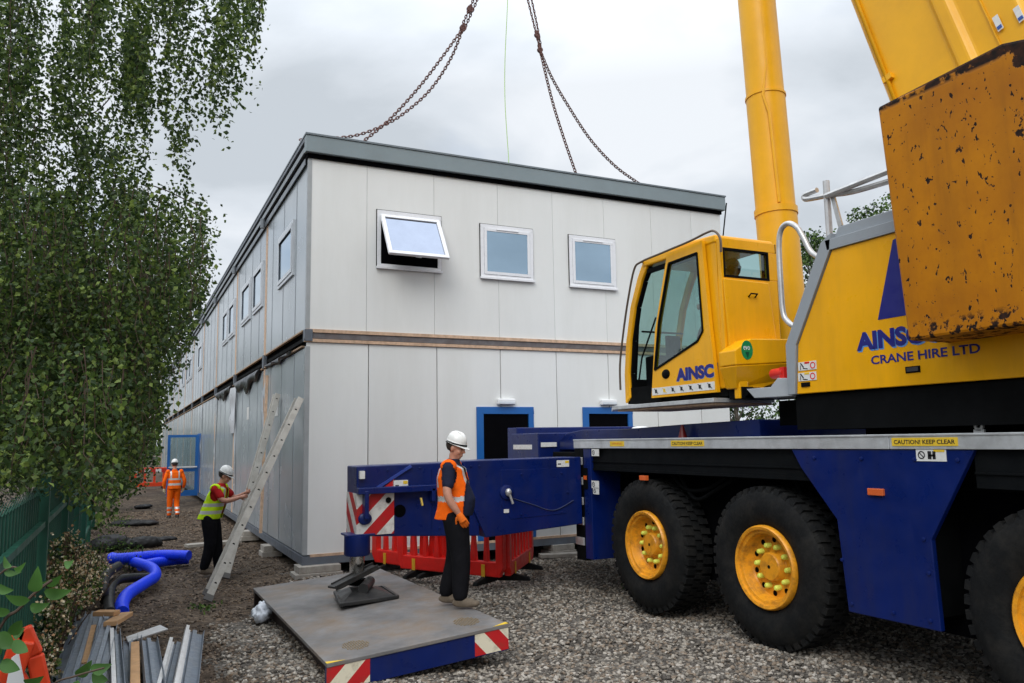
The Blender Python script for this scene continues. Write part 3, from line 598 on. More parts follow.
    w=wheel(7.85)
    for y in (5.92,3.17,1.2): copy_tree(w,T,(CX-6.95,y-5.,.76),(R(37*y),0,0))
    for y in (7.85,5.92,3.17,1.2): copy_tree(w,T,(8.4-6.95,y-5.,.76),(0,0,PI))
    MB().box(5.9,8.0,7.78,7.92,.68,.84).box(5.9,8.0,5.85,5.99,.68,.84).box(5.9,8.0,3.35,3.49,.68,.84).build('axle',BLK,T)
    # ---- outrigger beam (extended left)
    Y=9.20
    def P(u,v,y=Y): p=ony(u,v,y); return (p.x,p.z)
    MB().prism([P(357,466.5),P(480,461),P(480,536),P(357,536.6)],'y',Y+.012,Y+.46).build('outrigger_beam',BLUE,T,bevel=.012)
    MB().prism([P(463,461),(5.465,P(574,457)[1]),(5.465,P(574,524)[1]),P(485,537.5),P(474,512),P(463,497)],'y',Y-.03,Y+.50).build('beam_sleeve',BLUE,T,bevel=.01)
    q=MB().prism([P(500,470),P(566,468),P(566,513),P(510,519),P(500,505)],'y',Y-.036,Y-.031); q.build('sleeve_panel',BLUE,T,bevel=.003)
    a=P(411,466);b=P(374,490); MB().bar((a[0],Y,a[1]),(b[0],Y,b[1]),.035,.03).build('brace_strip',mat('blue_light',(.03,.06,.28),.35),T)
    x0=P(357,500)[0];x1=P(394,500)[0]; zt=P(370,493)[1]; zb=P(370,535)[1]
    chv=stripemat('chevron_end',(.50,.012,.015),(.72,.70,.66),-.76,.76,.27,fold=P(357,500)[0]-6.95,off=.02)
    chs=stripemat('chevron_side',(.50,.012,.015),(.72,.70,.66),-.76,.76,.27,fold=Y-5.,off=.02,coord=1); MB().box(x0-.006,x0-.001,Y-.003,Y+.46,zb,zt).build('chevron_plate',chs,T)
    MB().box(x0,x1,Y-.004,Y+.012,zb,zt).prism([P(379,491),P(394,491),P(394,479)],'y',Y-.004,Y+.012).build('chevron_plate',chv,T)
    r0=P(356,491);r1=P(463,486); MB().bar((r0[0]-.0,Y-.06,r0[1]),(r1[0],Y-.06,r1[1]),.10,.075).bar((r0[0]+.10,Y-.03,r0[1]-.0),(r0[0]+.10,Y-.03,r0[1]-.32),.17,.05).ell((r0[0]+.10,Y-.03,r0[1]-.32),(.085,.028,.07)).build('guard_rail',BLUE,T,bevel=.01)
    MB().bar((r1[0]-.42,Y-.06,r1[1]),(r1[0]-.42,Y-.06,r1[1]-.16),.1,.05).build('rail_bracket',BLUE,T,bevel=.008)
    pl=P(418,500); MB().bar((pl[0],Y-.1,pl[1]+.03),(pl[0]+.02,Y-.1,pl[1]-.06),.03,.02).build('lock_pin',mat('pin_yellow',(.7,.5,.1),.5),T)
    pl=P(388,500); MB().lathe([(-.02,.035),(-.02,0)],(pl[0],Y,pl[1]),'y',16).build('bung',BLK,T)
    pl=P(400,511); MB().lathe([(.0,.075),(0,.0)],(pl[0],Y+.008,pl[1]),'y',20).build('access_hole',DARK,T)
    c=P(505,492); m=MB().lathe([(-.045,0),(-.045,.05),(-.03,.09),(-.0,.095)],(c[0],Y-.03,c[1]),'y',20); m.build('reel_boss',BLUE,T)
    MB().tube([(c[0],Y-.03,c[1]),(c[0],Y-.12,c[1]),(c[0]+.05,Y-.12,c[1]-.14)],.016,8).ell((c[0],Y-.10,c[1]),(.04,.04,.05)).build('crank_handle',GALV,T)
    for (u,v) in ((470,466),(478,466),(560,473),(560,512),(520,474),(520,514),(566,492),(455,468),(420,468),(388,470),(365,470),(440,528),(465,528)):
        b_=P(u,v); MB().lathe([(0,.014),(-.009,.014),(-.011,.008),(-.011,0)],(b_[0],Y-(.037 if u>466 else -.012),b_[1]),'y',8).build('bolt',BLUE,T)
    for (u,v0,v1) in ((432,470,530),(548,460,468)): a_=P(u,v0);b_=P(u,v1); MB().bar((a_[0],Y+(.008 if u<460 else -.036),a_[1]),(b_[0],Y+(.008 if u<460 else -.036),b_[1]),.012,.008).build('weld_seam',BLUE,T)
    cab=[P(508,497),P(530,504),P(552,510),P(572,500)]; MB().tube(interp([(p[0],Y-.045,p[1]) for p in cab],6),.006,6).build('cable',mat('cable_dark',(.03,.04,.10),.6),T)
    for (u0,u1,v0,v1,cc) in ((394,408,480,489,STK),(360,365,471,479,STK),(557,569,460,467,STK),(504,509,509,513,STK)):
        a=P(u0,v1,Y-.04);b=P(u1,v0,Y-.04); s=MB().box(a[0],b[0],Y-.040,Y-.033 if u0>470 else Y+.0121,a[1],b[1]).build('sticker',cc,T)
        if u1-u0>8:
            MB().box(b[0]-.06,b[0]-.005,Y-.042,Y-.041,a[1]+(b[1]-a[1])*.55,b[1]-.008).build('sticker_mark',STY,s); MB().box(a[0]+.015,a[0]+.06,Y-.042,Y-.041,a[1]+.03,a[1]+.045).build('sticker_mark',BLKINK,s)
    # jack
    jy=9.26; jx=P(357,565,jy)[0]
    MB().box(jx-.14,jx+.19,jy-.10,jy+.22,.93,.955).build('jack_flange',BLUE,T,bevel=.008)
    MB().lathe([(.935,.0),(.935,.15),(.73,.15),(.71,.14),(.71,.0)],(jx,jy,0),'z',32).build('jack_housing',BLUE,T)
    MB().lathe([(.73,.085),(.50,.085),(.40,0)],(jx,jy,0),'z',32).build('jack_rod',CHROME,T)
    MB().lathe([(.505,.0),(.505,.10),(.44,.10),(.43,.0)],(jx,jy,-.06),'z',24).build('rod_collar',BLK,T)
    fm=mat('foot_black',(.018,.018,.018),.45,var=.3,dirt=.5,dirtcol=(.09,.08,.07),ds=8,bump=.2)
    bx=jx-.0; m=MB(); z0=matz(jx,jy)+.035; zq=z0-.30
    B=[(bx-.33,jy-.60,z0),(bx+.33,jy-.50,z0),(bx+.36,jy+.16,z0),(bx-.22,jy+.14,z0)]; Tt=[(bx-.13,jy-.28,z0+.065),(bx+.16,jy-.24,z0+.065),(bx+.15,jy+.06,z0+.065),(bx-.08,jy+.04,z0+.065)]
    m.add(B+Tt,[(3,2,1,0),(4,5,6,7),(0,1,5,4),(1,2,6,5),(2,3,7,6),(3,0,4,7)])
    for a,b in zip(B,B[1:]+B[:1]): m.bar(a,b,.035,.04)
    f=m.build('outrigger_foot',fm,T,bevel=.008)
    m=MB().bar((jx-.34,jy-.3,.43+zq),(jx+.22,jy-.0,.575+zq),.20,.025); m.bar((jx-.34,jy-.40,.44+zq),(jx+.22,jy-.1,.585+zq),.02,.055).bar((jx-.34,jy-.20,.44+zq),(jx+.22,jy+.1,.585+zq),.02,.055).build('tilted_cradle',fm,f,bevel=.006)
    MB().tube([(jx-.02,jy-.34,.39+zq),(jx+.16,jy+.02,.41+zq)],.06,16).build('foot_roller',fm,f)
    # ---- superstructure
    MB().box(5.95,8.1,-.3,6.05,2.10,2.35).lathe([(1.95,1.0),(2.17,1.0)],(7.0,4.6,0),'z',48).box(5.54,6.6,-.4,5.42,2.05,2.358).build('slewing_platform',BLK,T)
    def H(u,v,x=CX): p=onx(u,v,x); return (p.y,p.z)
    hp=[H(797,394),H(798,345),H(832,250)]; yp=hp+[(.4,3.60),(.4,2.36)]
    MB().prism(yp,'x',CX,CX+.06).build('housing_panel',YEL,T,bevel=.006)
    MB().prism([(5.44,2.362),(5.42,2.95),(4.86,3.6),(4.8,3.68),(.5,3.68),(.5,2.362)],'x',CX+.07,8.35).build('housing_body',BLK,T)
    fo=[H(789.5,395),H(787,345),H(822,243),H(832,233)]; fi=[H(796.2,394.2),H(797.2,345),H(831,250)]
    m=MB(); m.prism([fo[0],fi[0],fi[1],fo[1]],'x',CX-.02,CX+.08).prism([fo[1],fi[1],fi[2],fo[2]],'x',CX-.02,CX+.08).prism([fo[2],fi[2],fo[3]],'x',CX-.02,CX+.08)
    m.prism([(fi[2][0]+.03,3.604),(fi[2][0]+.05,3.70),(.4,3.70),(.4,3.604)],'x',CX-.02,CX+.08)
    m.build('housing_frame',GREY,T,bevel=.004)
    MB().prism([(4.86,3.703),(4.80,3.80),(.4,3.83),(.4,3.703)],'x',CX+.03,CX+2.8).build('roof_cover',GREY,T,bevel=.006)
    g=[H(744,389),H(752,398),H(790,396),H(790,378),H(775,378),H(768,387)]
    MB().prism(g,'x',CX+.03,CX+.5).build('front_bracket',mat('pale_grey',(.42,.45,.48),.45,dirt=.3),T,bevel=.005)
    p=onx(781,373,5.7); MB().tube([(5.72,p.y+.12,p.z+.0),(5.68,p.y-.08,p.z)],.05,12).box(5.64,5.74,p.y-.10,p.y-.04,p.z-.07,p.z+.05).build('red_coupling',REDP,T)
    # stickers on panel
    for v0,v1,cc in ((361,371,0),(372,381.5,1)):
        a=H(798.5,v1,CX-.004);b=H(816,v0-.6,CX-.004); s=MB().box(CX-.005,CX-.001,a[0],b[0],a[1],b[1]).build('warning_sticker',STK,T)
        ym=(a[0]+b[0])/2; MB().box(CX-.007,CX-.0055,ym-.028,ym+.028,b[1]-.018,b[1]-.002).build('sticker_mark',REDP if cc==0 else STY,s)
        yr=b[0]+.04; zc=(a[1]+b[1])/2; MB().lathe([(-.0015,.030),(-.0015,.021),(0,.021),(0,.030)],(CX-.0055,yr,zc),'x',20,closed=True).build('sticker_mark',REDP,s)
        MB().bar((CX-.0062,a[0]-.03,zc+.03),(CX-.0062,a[0]-.065,zc-.012),.001,.012).bar((CX-.0062,a[0]-.03,zc+.01),(CX-.0062,a[0]-.03,zc-.03),.001,.012).bar((CX-.0062,a[0]-.055,zc-.02),(CX-.0062,a[0]-.11,zc-.028),.001,.008).build('sticker_mark',BLKINK,s)
    a=H(806,384.5); MB().box(CX-.012,CX+.001,a[0]-.05,a[0]+.05,a[1]-.02,a[1]+.02).build('latch',BLK,T,bevel=.004)
    a=H(913,369.5); l=MB().box(CX-.006,CX+.001,a[0]-.065,a[0]+.065,a[1]-.026,a[1]+.026).build('flush_latch',BLK,T,bevel=.003); MB().box(CX-.010,CX-.0065,a[0]-.05,a[0]+.05,a[1]-.014,a[1]+.018).build('latch_paddle',mat('latch_grey',(.05,.05,.055),.4),l)
    # lettering
    def side_text(s,u0,v0,u1,hh,x,m_,bold,nm='lettering',dep=.002):
        a=onx(u0,v0,x); b=onx(u1,v0,x); return text(s,nm,a,(0,-1,0),(0,0,1),a.y-b.y,hh,m_,T,dep,bold)
    a=onx(857,351.5,CX); w9=.60*9/5
    text('AINSCOUGH','lettering_outline',(CX,a.y-.010,a.z-.012),(0,-1,0),(0,0,1),1.26,.155,LBLU,T,.0015,.05)
    text('AINSCOUGH','lettering',(CX,a.y,a.z),(0,-1,0),(0,0,1),1.26,.155,BLUINK,T,.003,.05)
    a=onx(871.5,364.8,CX); b=onx(981,353,CX); text('CRANE HIRE LTD','lettering',(CX,a.y,a.z),(0,-1,0),(0,0,1),a.y-b.y,.072,BLUINK,T,.0025,.025)
    a=H(878,320);b=H(893,240); MB().prism([a,b,(b[0]-.08,b[1]+.02),(b[0]-.36,a[1])],'x',CX-.003,CX-.001).build('triangle_emblem',BLUINK,T)
    for u0,u1,s in ((892,958,1),(671,704,1),(610,624,0)):
        a=onx(u0,444.5,CX-.014); b=onx(u1,444,CX-.014); z0=1.903;z1=1.967
        st=MB().box(CX-.016,CX-.0125,b.y,a.y,z0,z1).build('caution_sticker',STY,T)
        if s: text('CAUTION! KEEP CLEAR','lettering',(CX-.016,a.y-.02,z0+.014),(0,-1,0),(0,0,1),a.y-b.y-.04,z1-z0-.03,BLKINK,st,.001,.02)
        else: text('CAUTION KEEP CLEAR','lettering',(CX-.016,a.y-.05,z0+.024),(0,-1,0),(0,0,1),a.y-b.y-.1,.02,REDP,st,.001,.0)
    for (u0,v0,u1,v1) in ((917,449,946,461),(592,449,599,456),(592,481,599,488),(593.5,488,599,494)):
        a=H(u0,v1);b=H(u1,v0); s=MB().box(CX-.005,CX-.0005,a[0],b[0],a[1],b[1]).build('warning_sticker',STK,T)
        zc=(a[1]+b[1])/2;hh=(b[1]-a[1])
        MB().lathe([(-.0015,hh*.33),(-.0015,hh*.24),(0,hh*.24),(0,hh*.33)],(CX-.0055,a[0]-hh*.5,zc),'x',20,closed=True).bar((CX-.0062,a[0]-hh*.3,zc+hh*.2),(CX-.0062,a[0]-hh*.7,zc-hh*.2),.001,hh*.08).build('sticker_mark',BLKINK,s)
        if u1-u0>20: MB().box(CX-.007,CX-.0055,a[0]-.13,a[0]-.10,zc-.03,zc+.03).box(CX-.007,CX-.0055,a[0]-.165,a[0]-.14,zc-.03,zc+.03).box(CX-.007,CX-.0055,a[0]-.16,a[0]-.11,zc-.01,zc+.005).build('sticker_mark',BLKINK,s); MB().box(CX-.007,CX-.0055,b[0]+.01,b[0]+.10,b[1]-.022,b[1]-.004).build('sticker_mark',STY,s)
    # ---- hand rails
    X=5.75
    def hp_(l,x=X): return interp([onx(u,v,x) for u,v in l],6)
    MB().tube(hp_([(798,329),(788,322),(783,312),(780.5,280),(779,246),(781,230),(788,223.5),(797,227.5),(804,239),(811,252),(822,259)]),.027,10).build('grab_rail',GALV,T)
    m=MB().tube([onx(826,181,X),onx(829.6,236,X)],.03,8).tube(hp_([(817,190),(806,194.5),(804,197.5),(808,199),(830,195),(853,191.6),(890,181),(960,160)]),.026,8).tube([onx(826,196,X-.03),onx(884,173,X-.03),onx(980,134,X-.03)],.028,8)
    m.slab([onx(830,196,X),onx(834,196,X),onx(842,225,X),onx(838,227,X)],(.02,0,0)); m.build('roof_rail',GALV,T)
    # ---- ram
    def cen(u,v): return onx(u,v,7.05)
    c0=cen(756.5,0);c1=cen(782.5,285); d=(c0-c1).normalized()
    def at(z): return c1+d*((z-c1.z)/d.z)
    z1=cen(766,98).z; zf=cen(776,212).z; rb=19.6/F*((np.array(at(4.7))-CP)@RM)[2]*-1; rt=18.2/F*((np.array(at(6.5))-CP)@RM)[2]*-1
    m=MB().tube([at(2.5),at(zf)],rb*1.02,40).tube([at(zf),at(z1)],rb*.985,40); m.build('luffing_cylinder',YEL2,T)
    MB().tube([at(z1-.01),at(z1+.02)],rb*1.03,40).tube([at(z1+.02),at(15)],rt,40).build('cylinder_upper',YEL2,T)
    MB().tube([at(zf-.05),at(zf+.03)],rb*1.07,40).build('cylinder_flange',YEL2,T)
    o=Vector((-.55,-.8,0)).normalized()*rb; MB().tube([at(zf+.05)+o*1.05,at(z1-.3)+o*1.05+Vector((-.03,0,0)),at(z1-.05)+o*1.02+Vector((-.05,.05,0)),at(z1+.35)+o*.97,at(z1+.5)+o*.94,at(10)+o*.93],[.018,.018,.018,.012,.008,.008],6).build('cylinder_pipe',YEL2,T)
    # ---- boom
    dr=Vector((0,.277,.961)).normalized(); nn=Vector((0,.961,-.277)).normalized(); O=Vector((0,5.42,6.42))
    sec=[(6.74,.02),(7.26,.02),(7.40,-.07),(7.4,-.75),(7.45,-.79),(7.45,-.90),(7.40,-.94),(7.4,-1.38),(7.25,-1.5),(6.75,-1.5),(6.6,-1.38),(6.6,-.94),(6.555,-.90),(6.555,-.79),(6.6,-.75),(6.6,-.07)]
    def B(x,n,t): return Vector((x,0,0))+O+nn*n+dr*t
    t0,t1=-3.3,8.5; v=[B(x,n,t0) for x,n in sec]+[B(x,n,t1) for x,n in sec]; k=len(sec)
    MB().add(v,[tuple(range(k)),tuple(range(k,2*k))]+[(i,(i+1)%k,k+(i+1)%k,k+i) for i in range(k)]).build('boom',YEL2,T,bevel=.02)
    MB().tube([B(6.575,-.13,t0),B(6.575,-.13,t1)],.022,8).build('boom_pipe',YEL2,T)
    MB().bar(B(6.59,-.09,-1.05),B(6.59,-.19,-1.05),.07,.06).bar(B(6.59,-1.14,-2),B(6.59,-1.14,8),.012,.01).build('pipe_clamp',YEL2,T)
    for (u,v,a,b) in ((998,23,.025,.075),(1019,14,.025,.075)):
        p=onx(u,v,6.585); e1=nn*a; e2=dr*b; s=MB().slab([p-e1-e2,p+e1-e2,p+e1+e2,p-e1+e2],(-.004,0,0)).build('boom_sticker',STK,T)
        p2=p+Vector((-.006,0,0))-dr*b*.6; MB().slab([p2-e1*.8-e2*.2,p2+e1*.8-e2*.2,p2+e1*.8+e2*.2,p2-e1*.8+e2*.2],(-.002,0,0)).build('sticker_mark',mat('mark_blue',(.02,.08,.35),.4),s)
    MB().box(6.3,6.58,2.9,4.3,2.4,3.9).box(7.42,7.7,2.9,4.3,2.4,3.9).build('boom_bearing',YEL2,T)
    # ---- counterweight
    m=D.materials.new('chipped_yellow'); m.use_nodes=True; nt=m.node_tree; bb=nt.nodes['Principled BSDF']; L=nt.links; tc=nd(nt,'ShaderNodeTexCoord')
    def nz(sc,det,map_=(1,1,1),loc=(0,0,0),rough=.6):
        mp=nd(nt,'ShaderNodeMapping'); mp.inputs['Scale'].default_value=map_; mp.inputs['Location'].default_value=loc; L.new(tc.outputs['Object'],mp.inputs[0]); n=nd(nt,'ShaderNodeTexNoise',Scale=sc,Detail=det,Roughness=rough); L.new(mp.outputs[0],n.inputs['Vector']); return n.outputs['Fac']
    def rg(f,a,b,t=1.):
        r=nd(nt,'ShaderNodeMapRange'); r.inputs['From Min'].default_value=a; r.inputs['From Max'].default_value=b; r.inputs['To Max'].default_value=t; L.new(f,r.inputs['Value']); return r.outputs[0]
    def mixc(f,a,b):
        x=nd(nt,'ShaderNodeMix',data_type='RGBA'); L.new(f,x.inputs[0])
        for i,q in ((6,a),(7,b)):
            if isinstance(q,tuple): x.inputs[i].default_value=c4(q)
            else: L.new(q,x.inputs[i])
        return x.outputs[2]
    base=mixc(rg(nz(2.2,6),.35,.7),(.50,.185,.002),(.36,.12,.003))
    base=mixc(rg(nz(3.7,8,(1,1,.14)),.46,.72,.5),base,(.27,.10,.006)); base=mixc(rg(nz(17,8,(1,1,.12),(5,5,0)),.55,.75,.3),base,(.20,.075,.006))
    base=mixc(rg(nz(30,4),.56,.72,.35),base,(.36,.12,.004)); bb.inputs['Specular IOR Level'].default_value=.2
    def mx_(a,b):
        q=nd(nt,'ShaderNodeMath',operation='MAXIMUM'); L.new(a,q.inputs[0]); L.new(b,q.inputs[1]); return q.outputs[0]
    def ml_(a,b):
        q=nd(nt,'ShaderNodeMath',operation='MULTIPLY'); L.new(a,q.inputs[0]); L.new(b,q.inputs[1]); return q.outputs[0]
    chips=mx_(rg(nz(15,3,(1,1.3,.75),(3,0,0)),.635,.65),rg(nz(5.5,7,(1,1,.7),(0,5,2),.65),.655,.67)); chips=mx_(chips,rg(nz(26,2,(1,1,.8),(9,1,0)),.70,.715))
    # worn upper edge, lower edge and a big scrape towards the rear
    sp=nd(nt,'ShaderNodeSeparateXYZ'); L.new(tc.outputs['Object'],sp.inputs[0])
    edge=rg(sp.outputs[2],4.36,4.54); e2=rg(nz(11,6),.40,.50); chips=mx_(chips,ml_(rg(edge,.35,.5),e2)); chips=mx_(chips,rg(sp.outputs[2],4.475,4.485,.9))
    low=rg(sp.outputs[2],2.86,2.66); chips=mx_(chips,ml_(rg(low,.25,.5),rg(nz(14,6,loc=(4,4,4)),.52,.58)))
    rear=rg(sp.outputs[1],-1.35,-2.15); chips=mx_(chips,rg(ml_(rear,nz(5,8,loc=(1,7,3),rough=.7)),.50,.515))
    col=mixc(chips,base,mixc(rg(nz(20,4),.4,.6),(.010,.007,.006),(.035,.014,.008)))
    L.new(col,bb.inputs['Base Color']); L.new(rg(chips,0,1,.4),bb.inputs['Roughness']); bb.inputs['Roughness'].default_value=.5
    r=nd(nt,'ShaderNodeMapRange'); r.inputs['To Min'].default_value=.45; r.inputs['To Max'].default_value=.85; L.new(chips,r.inputs['Value']); L.new(r.outputs[0],bb.inputs['Roughness'])
    bp=nd(nt,'ShaderNodeBump',Strength=.5,Distance=.006,invert=True); L.new(chips,bp.inputs['Height']); L.new(bp.outputs[0],bb.inputs['Normal'])
    xc=5.08
    def K(u,v): p=onx(u,v,xc); return (p.y,p.z)
    cp=[K(908,341),K(877,107),K(1001,43),(K(1024,42)[0]-.1,K(1024,42)[1]),(1.7,4.35),(1.7,2.68)]
    MB().prism(cp,'x',xc,6.35).build('counterweight',m,T,bevel=.022)
    MB().prism(cp,'x',7.65,8.9).build('counterweight',m,T,bevel=.022)
    MB().box(6.35,7.65,1.9,2.8,2.75,3.6).build('counterweight_frame',m,T)
    # ---- cab
    X0,X1=5.60,6.40
    MB().prism([(6.40,2.5),(6.47,4.12),(6.82,4.12),(6.62,2.5)],'x',X0,X0+.06).build('side_pillar',YEL,T,bevel=.015)
    cur=[(7.80,4.13),(7.93,3.95),(8.10,3.62),(8.22,3.2),(8.28,2.8),(8.28,2.43)]; inn=[(7.72,4.06),(7.84,3.90),(8.0,3.60),(8.12,3.2),(8.18,2.8),(8.17,2.5)]
    for xa in (X0,X1-.05):
        m=MB()
        for i in range(5): m.prism([cur[i],cur[i+1],inn[i+1],inn[i]],'x',xa,xa+.05)
        m.build('front_pillar',YEL,T,bevel=.012)
    m=MB()
    for i in range(5): m.prism([inn[i],inn[i+1],(inn[i+1][0]-.03,inn[i+1][1]),(inn[i][0]-.03,inn[i][1]-.01)],'x',X0+.03,X0+.08)
    m.box(X0+.02,X0+.07,6.82,7.75,3.98,4.03).box(X0+.02,X0+.07,7.55,8.2,2.42,2.62).build('door_seal',BLK,T)
    MB().prism([(6.45,4.06),(6.47,4.15),(6.9,4.175),(7.5,4.165),(7.80,4.14),(7.80,4.06)],'x',X0-.01,X1+.01).build('cab_roof',YEL,T,bevel=.02)
    MB().box(X0+.03,X1,6.42,8.26,2.42,2.50).build('cab_floor',BLK,T)
    MB().box(X1-.05,X1,6.42,7.2,2.5,3.0).box(X1-.05,X1,6.42,6.6,3.0,4.1).box(X1-.05,X1,7.2,7.26,2.5,4.1).build('far_pillar',BLK,T)
    MB().box(X0+.05,X1-.05,8.12,8.2,2.5,2.72).build('front_sill',BLK,T)
    m=MB(); 
    for i in range(5): m.slab([(X0+.05,cur[i][0]-.03,cur[i][1]),(X1-.05,cur[i][0]-.03,cur[i][1]),(X1-.05,cur[i+1][0]-.03,cur[i+1][1]),(X0+.05,cur[i+1][0]-.03,cur[i+1][1])],(0,.006,0))
    m.build('windscreen',CGLASS,T); MB().prism([(7.2,3.0),(7.2,4.06)]+[(a-.03,b) for a,b in inn],'x',X1-.03,X1-.024).build('far_window',CGLASS,T)
    # rear wall
    yr=6.40
    def Rr(u,v,y=yr): p=ony(u,v,y); return (p.x,p.z)
    m=MB(); xs0=5.60
    m.box(xs0,X1-.02,yr,yr+.06,2.52,3.68).box(xs0,xs0+.035,yr,yr+.06,3.68,3.99).box(6.26,X1,yr,yr+.06,3.68,3.99).box(xs0,X1-.03,yr,yr+.06,3.99,4.10)
    m.build('rear_wall',YEL,T,bevel=.006)
    MB().box(xs0+.035,6.26,yr+.02,yr+.028,3.68,3.99).build('rear_window',CGLASS,T); MB().box(xs0+.03,6.265,yr-.004,yr+.019,3.675,3.70).box(xs0+.03,6.265,yr-.004,yr+.019,3.97,3.995).box(xs0+.03,xs0+.05,yr-.004,yr+.019,3.7,3.97).box(6.245,6.265,yr-.004,yr+.019,3.7,3.97).build('window_seal',BLK,T)
    h=MB().prism([Rr(724,278,yr-.03),Rr(769,283,yr-.03),Rr(777,341,yr-.03),Rr(735,348,yr-.03),Rr(730,350,yr-.03)],'y',yr-.03,yr-.001).build('rear_hatch',YEL,T,bevel=.01)
    p=Rr(753,295,yr-.05); MB().tube([(p[0]-.045,yr-.03,p[1]-.02),(p[0]-.045,yr-.07,p[1]+.01),(p[0]+.045,yr-.07,p[1]+.01),(p[0]+.045,yr-.03,p[1]-.02)],.009,6).build('hatch_handle',BLK,h)
    yt=6.15
    def Q(u,v): return Rr(u,v,yt)
    m=MB(); f_=[Q(735,350),Q(751,338.5),Q(798,339),Q(798,362),Q(736,365)]; g_=[Q(736,365.3),Q(798,362.3),Q(790,380),Q(768,388),Q(743,388)]
    m.prism(f_,'y',yt,yt+.25).add([(a,yt,b) for a,b in (g_[0],g_[1])]+[(a,yt+.10,b) for a,b in g_[2:]]+[(a,yt+.25,b) for a,b in g_],[(0,1,2,3,4),(9,8,7,6,5),(0,5,6,1),(1,6,7,2),(2,7,8,3),(3,8,9,4),(4,9,5,0)])
    m.build('rear_tank',YEL,T,bevel=.012)
    p=Q(747,350); r_=.075; s=MB().lathe([(-.003,.0),(-.003,1*r_),(0,r_)],(p[0],yt,p[1]),'y',28).build('green_badge',mat('badge_green',(.01,.22,.07),.4),T)
    for v_ in s.data.vertices: v_.co.z=(v_.co.z-p[1])*1.32+p[1]
    text('evo','lettering',(p[0]-.05,yt,p[1]+.0),(1,0,0),(0,0,1),.085,.04,WHT,s,.005,.01); MB().prism([(p[0]-.025,p[1]-.02),(p[0]+.025,p[1]-.02),(p[0],p[1]-.08)],'y',yt-.006,yt-.0035).build('sticker_mark',mat('badge_dark',(.005,.07,.03),.4),s)
    # slewing lock gear under the cab rear
    MB().box(5.62,6.35,6.2,6.4,2.38,2.5).tube([(5.65,6.2,2.45),(6.0,6.2,2.45)],.05,10).build('cab_hinge',BLK,T); MB().box(5.60,5.72,6.22,6.30,2.38,2.58).box(5.75,5.9,6.18,6.3,2.40,2.5).build('hinge_bracket',YEL,T,bevel=.01)
    # ---- cab door
    xd=5.54
    def Dp(u,v): p=onx(u,v,xd); return (p.y,p.z)
    out=[Dp(667,253.5),Dp(701.5,240.5),Dp(709,320),Dp(717,392),Dp(651.5,398),Dp(655,330)]
    inn2=[Dp(669,263.5),Dp(697,253),Dp(703,331),Dp(698,341),Dp(655,370),Dp(659,322)]
    m=MB()
    for i in range(6):
        j=(i+1)%6; m.prism([out[i],out[j],inn2[j],inn2[i]],'x',xd,xd+.045)
    dr_=m.build('cab_door',YEL,T); 
    m=MB()
    for i in range(6):
        j=(i+1)%6; a=Vector((xd+.0,*inn2[i]));b=Vector((xd,*inn2[j])); m.bar(a,b,.022,.022)
    m.build('door_seal',BLK,dr_); MB().prism(inn2,'x',xd+.01,xd+.016).build('door_glass',CGLASS,dr_)
    p=onx(666,374,xd); MB().ell((xd,p.y,p.z),(.025,.075,.055)).build('door_handle',BLK,dr_)
    a=onx(676.5,381.5,xd); b=onx(714,376,xd)
    text('AINSC','lettering_outline',(xd,a.y-.005,a.z-.006),(0,-1,0),(0,0,1),a.y-b.y,.145,LBLU,dr_,.0015,.055); text('AINSC','lettering',(xd,a.y,a.z),(0,-1,0),(0,0,1),a.y-b.y,.145,BLUINK,dr_,.003,.055)
    a=onx(713.5,377.5,X0); text('H','lettering',(X0,a.y,a.z+.0),(0,-1,0),(0,0,1),.085,.15,BLUINK,T,.004,.04)
    a=onx(652.5,396,xd); b=onx(715,390.5,xd); s=MB().box(xd-.004,xd-.0005,b.y,a.y,a.z+.005,a.z+.09).build('door_sticker_row',STK,dr_)
    n=7
    for k in range(n):
        y=a.y-(a.y-b.y)*(k+.5)/n; MB().box(xd-.006,xd-.0045,y-.018,y+.018,a.z+.03,a.z+.07).bar((xd-.006,y-.04,a.z+.02),(xd-.006,y+.03,a.z+.08),.0015,.008).build('sticker_mark',STY if k in(1,) else BLKINK,s)
    # step board under cab
    MB().box(5.46,6.3,6.46,8.35,2.355,2.40).prism([(5.46,8.35),(5.80,8.9),(6.3,8.9),(6.3,8.35)],'z',2.355,2.40).build('step_board',ALU,T,bevel=.004)
    MB().box(5.5,6.3,6.5,8.3,2.33,2.352).build('board_underside',TIM,T)
    # cab front guard rail
    BR_=mat('rail_brown',(.16,.12,.09),.4,metal=.5)
    def gx(l,x): return interp([onx(u,v,x) for u,v in l],5)
    MB().tube(gx([(721,252),(720,238),(714,231),(706,233),(690,241),(664,252),(641,262),(634,270),(628,300),(623,335),(620,365),(620.5,390)],5.47),.013,8).tube([onx(641,262,5.47),onx(644,263,5.7)],.01,6).build('guard_rail',BR_,T)
    MB().tube([onx(722,247,5.9),onx(726.5,203,5.9)],.008,5).build('aerial',BLK,T)
    # wiper and interior
    MB().tube([(5.75,8.20,2.65),(5.80,8.17,3.0),(5.95,8.05,3.5)],.012,6).tube([(5.70,8.18,2.7),(5.72,8.10,3.5)],.016,6).tube([(5.68,7.98,3.3),(6.3,7.98,3.3)],.012,6).build('wiper',BLK,T)
    MB().box(5.90,6.28,6.62,6.76,3.05,3.62).box(5.88,6.30,6.72,7.30,2.92,3.04).box(5.96,6.22,6.85,7.1,2.5,2.92).build('operator_seat',mat('seat_black',(.015,.015,.018),.8),T,bevel=.03)
    MB().box(5.66,5.78,7.0,7.5,2.85,2.95).tube([(5.72,7.4,2.94),(5.72,7.42,3.12)],.02,8).build('control_console',BLK,T,bevel=.015)
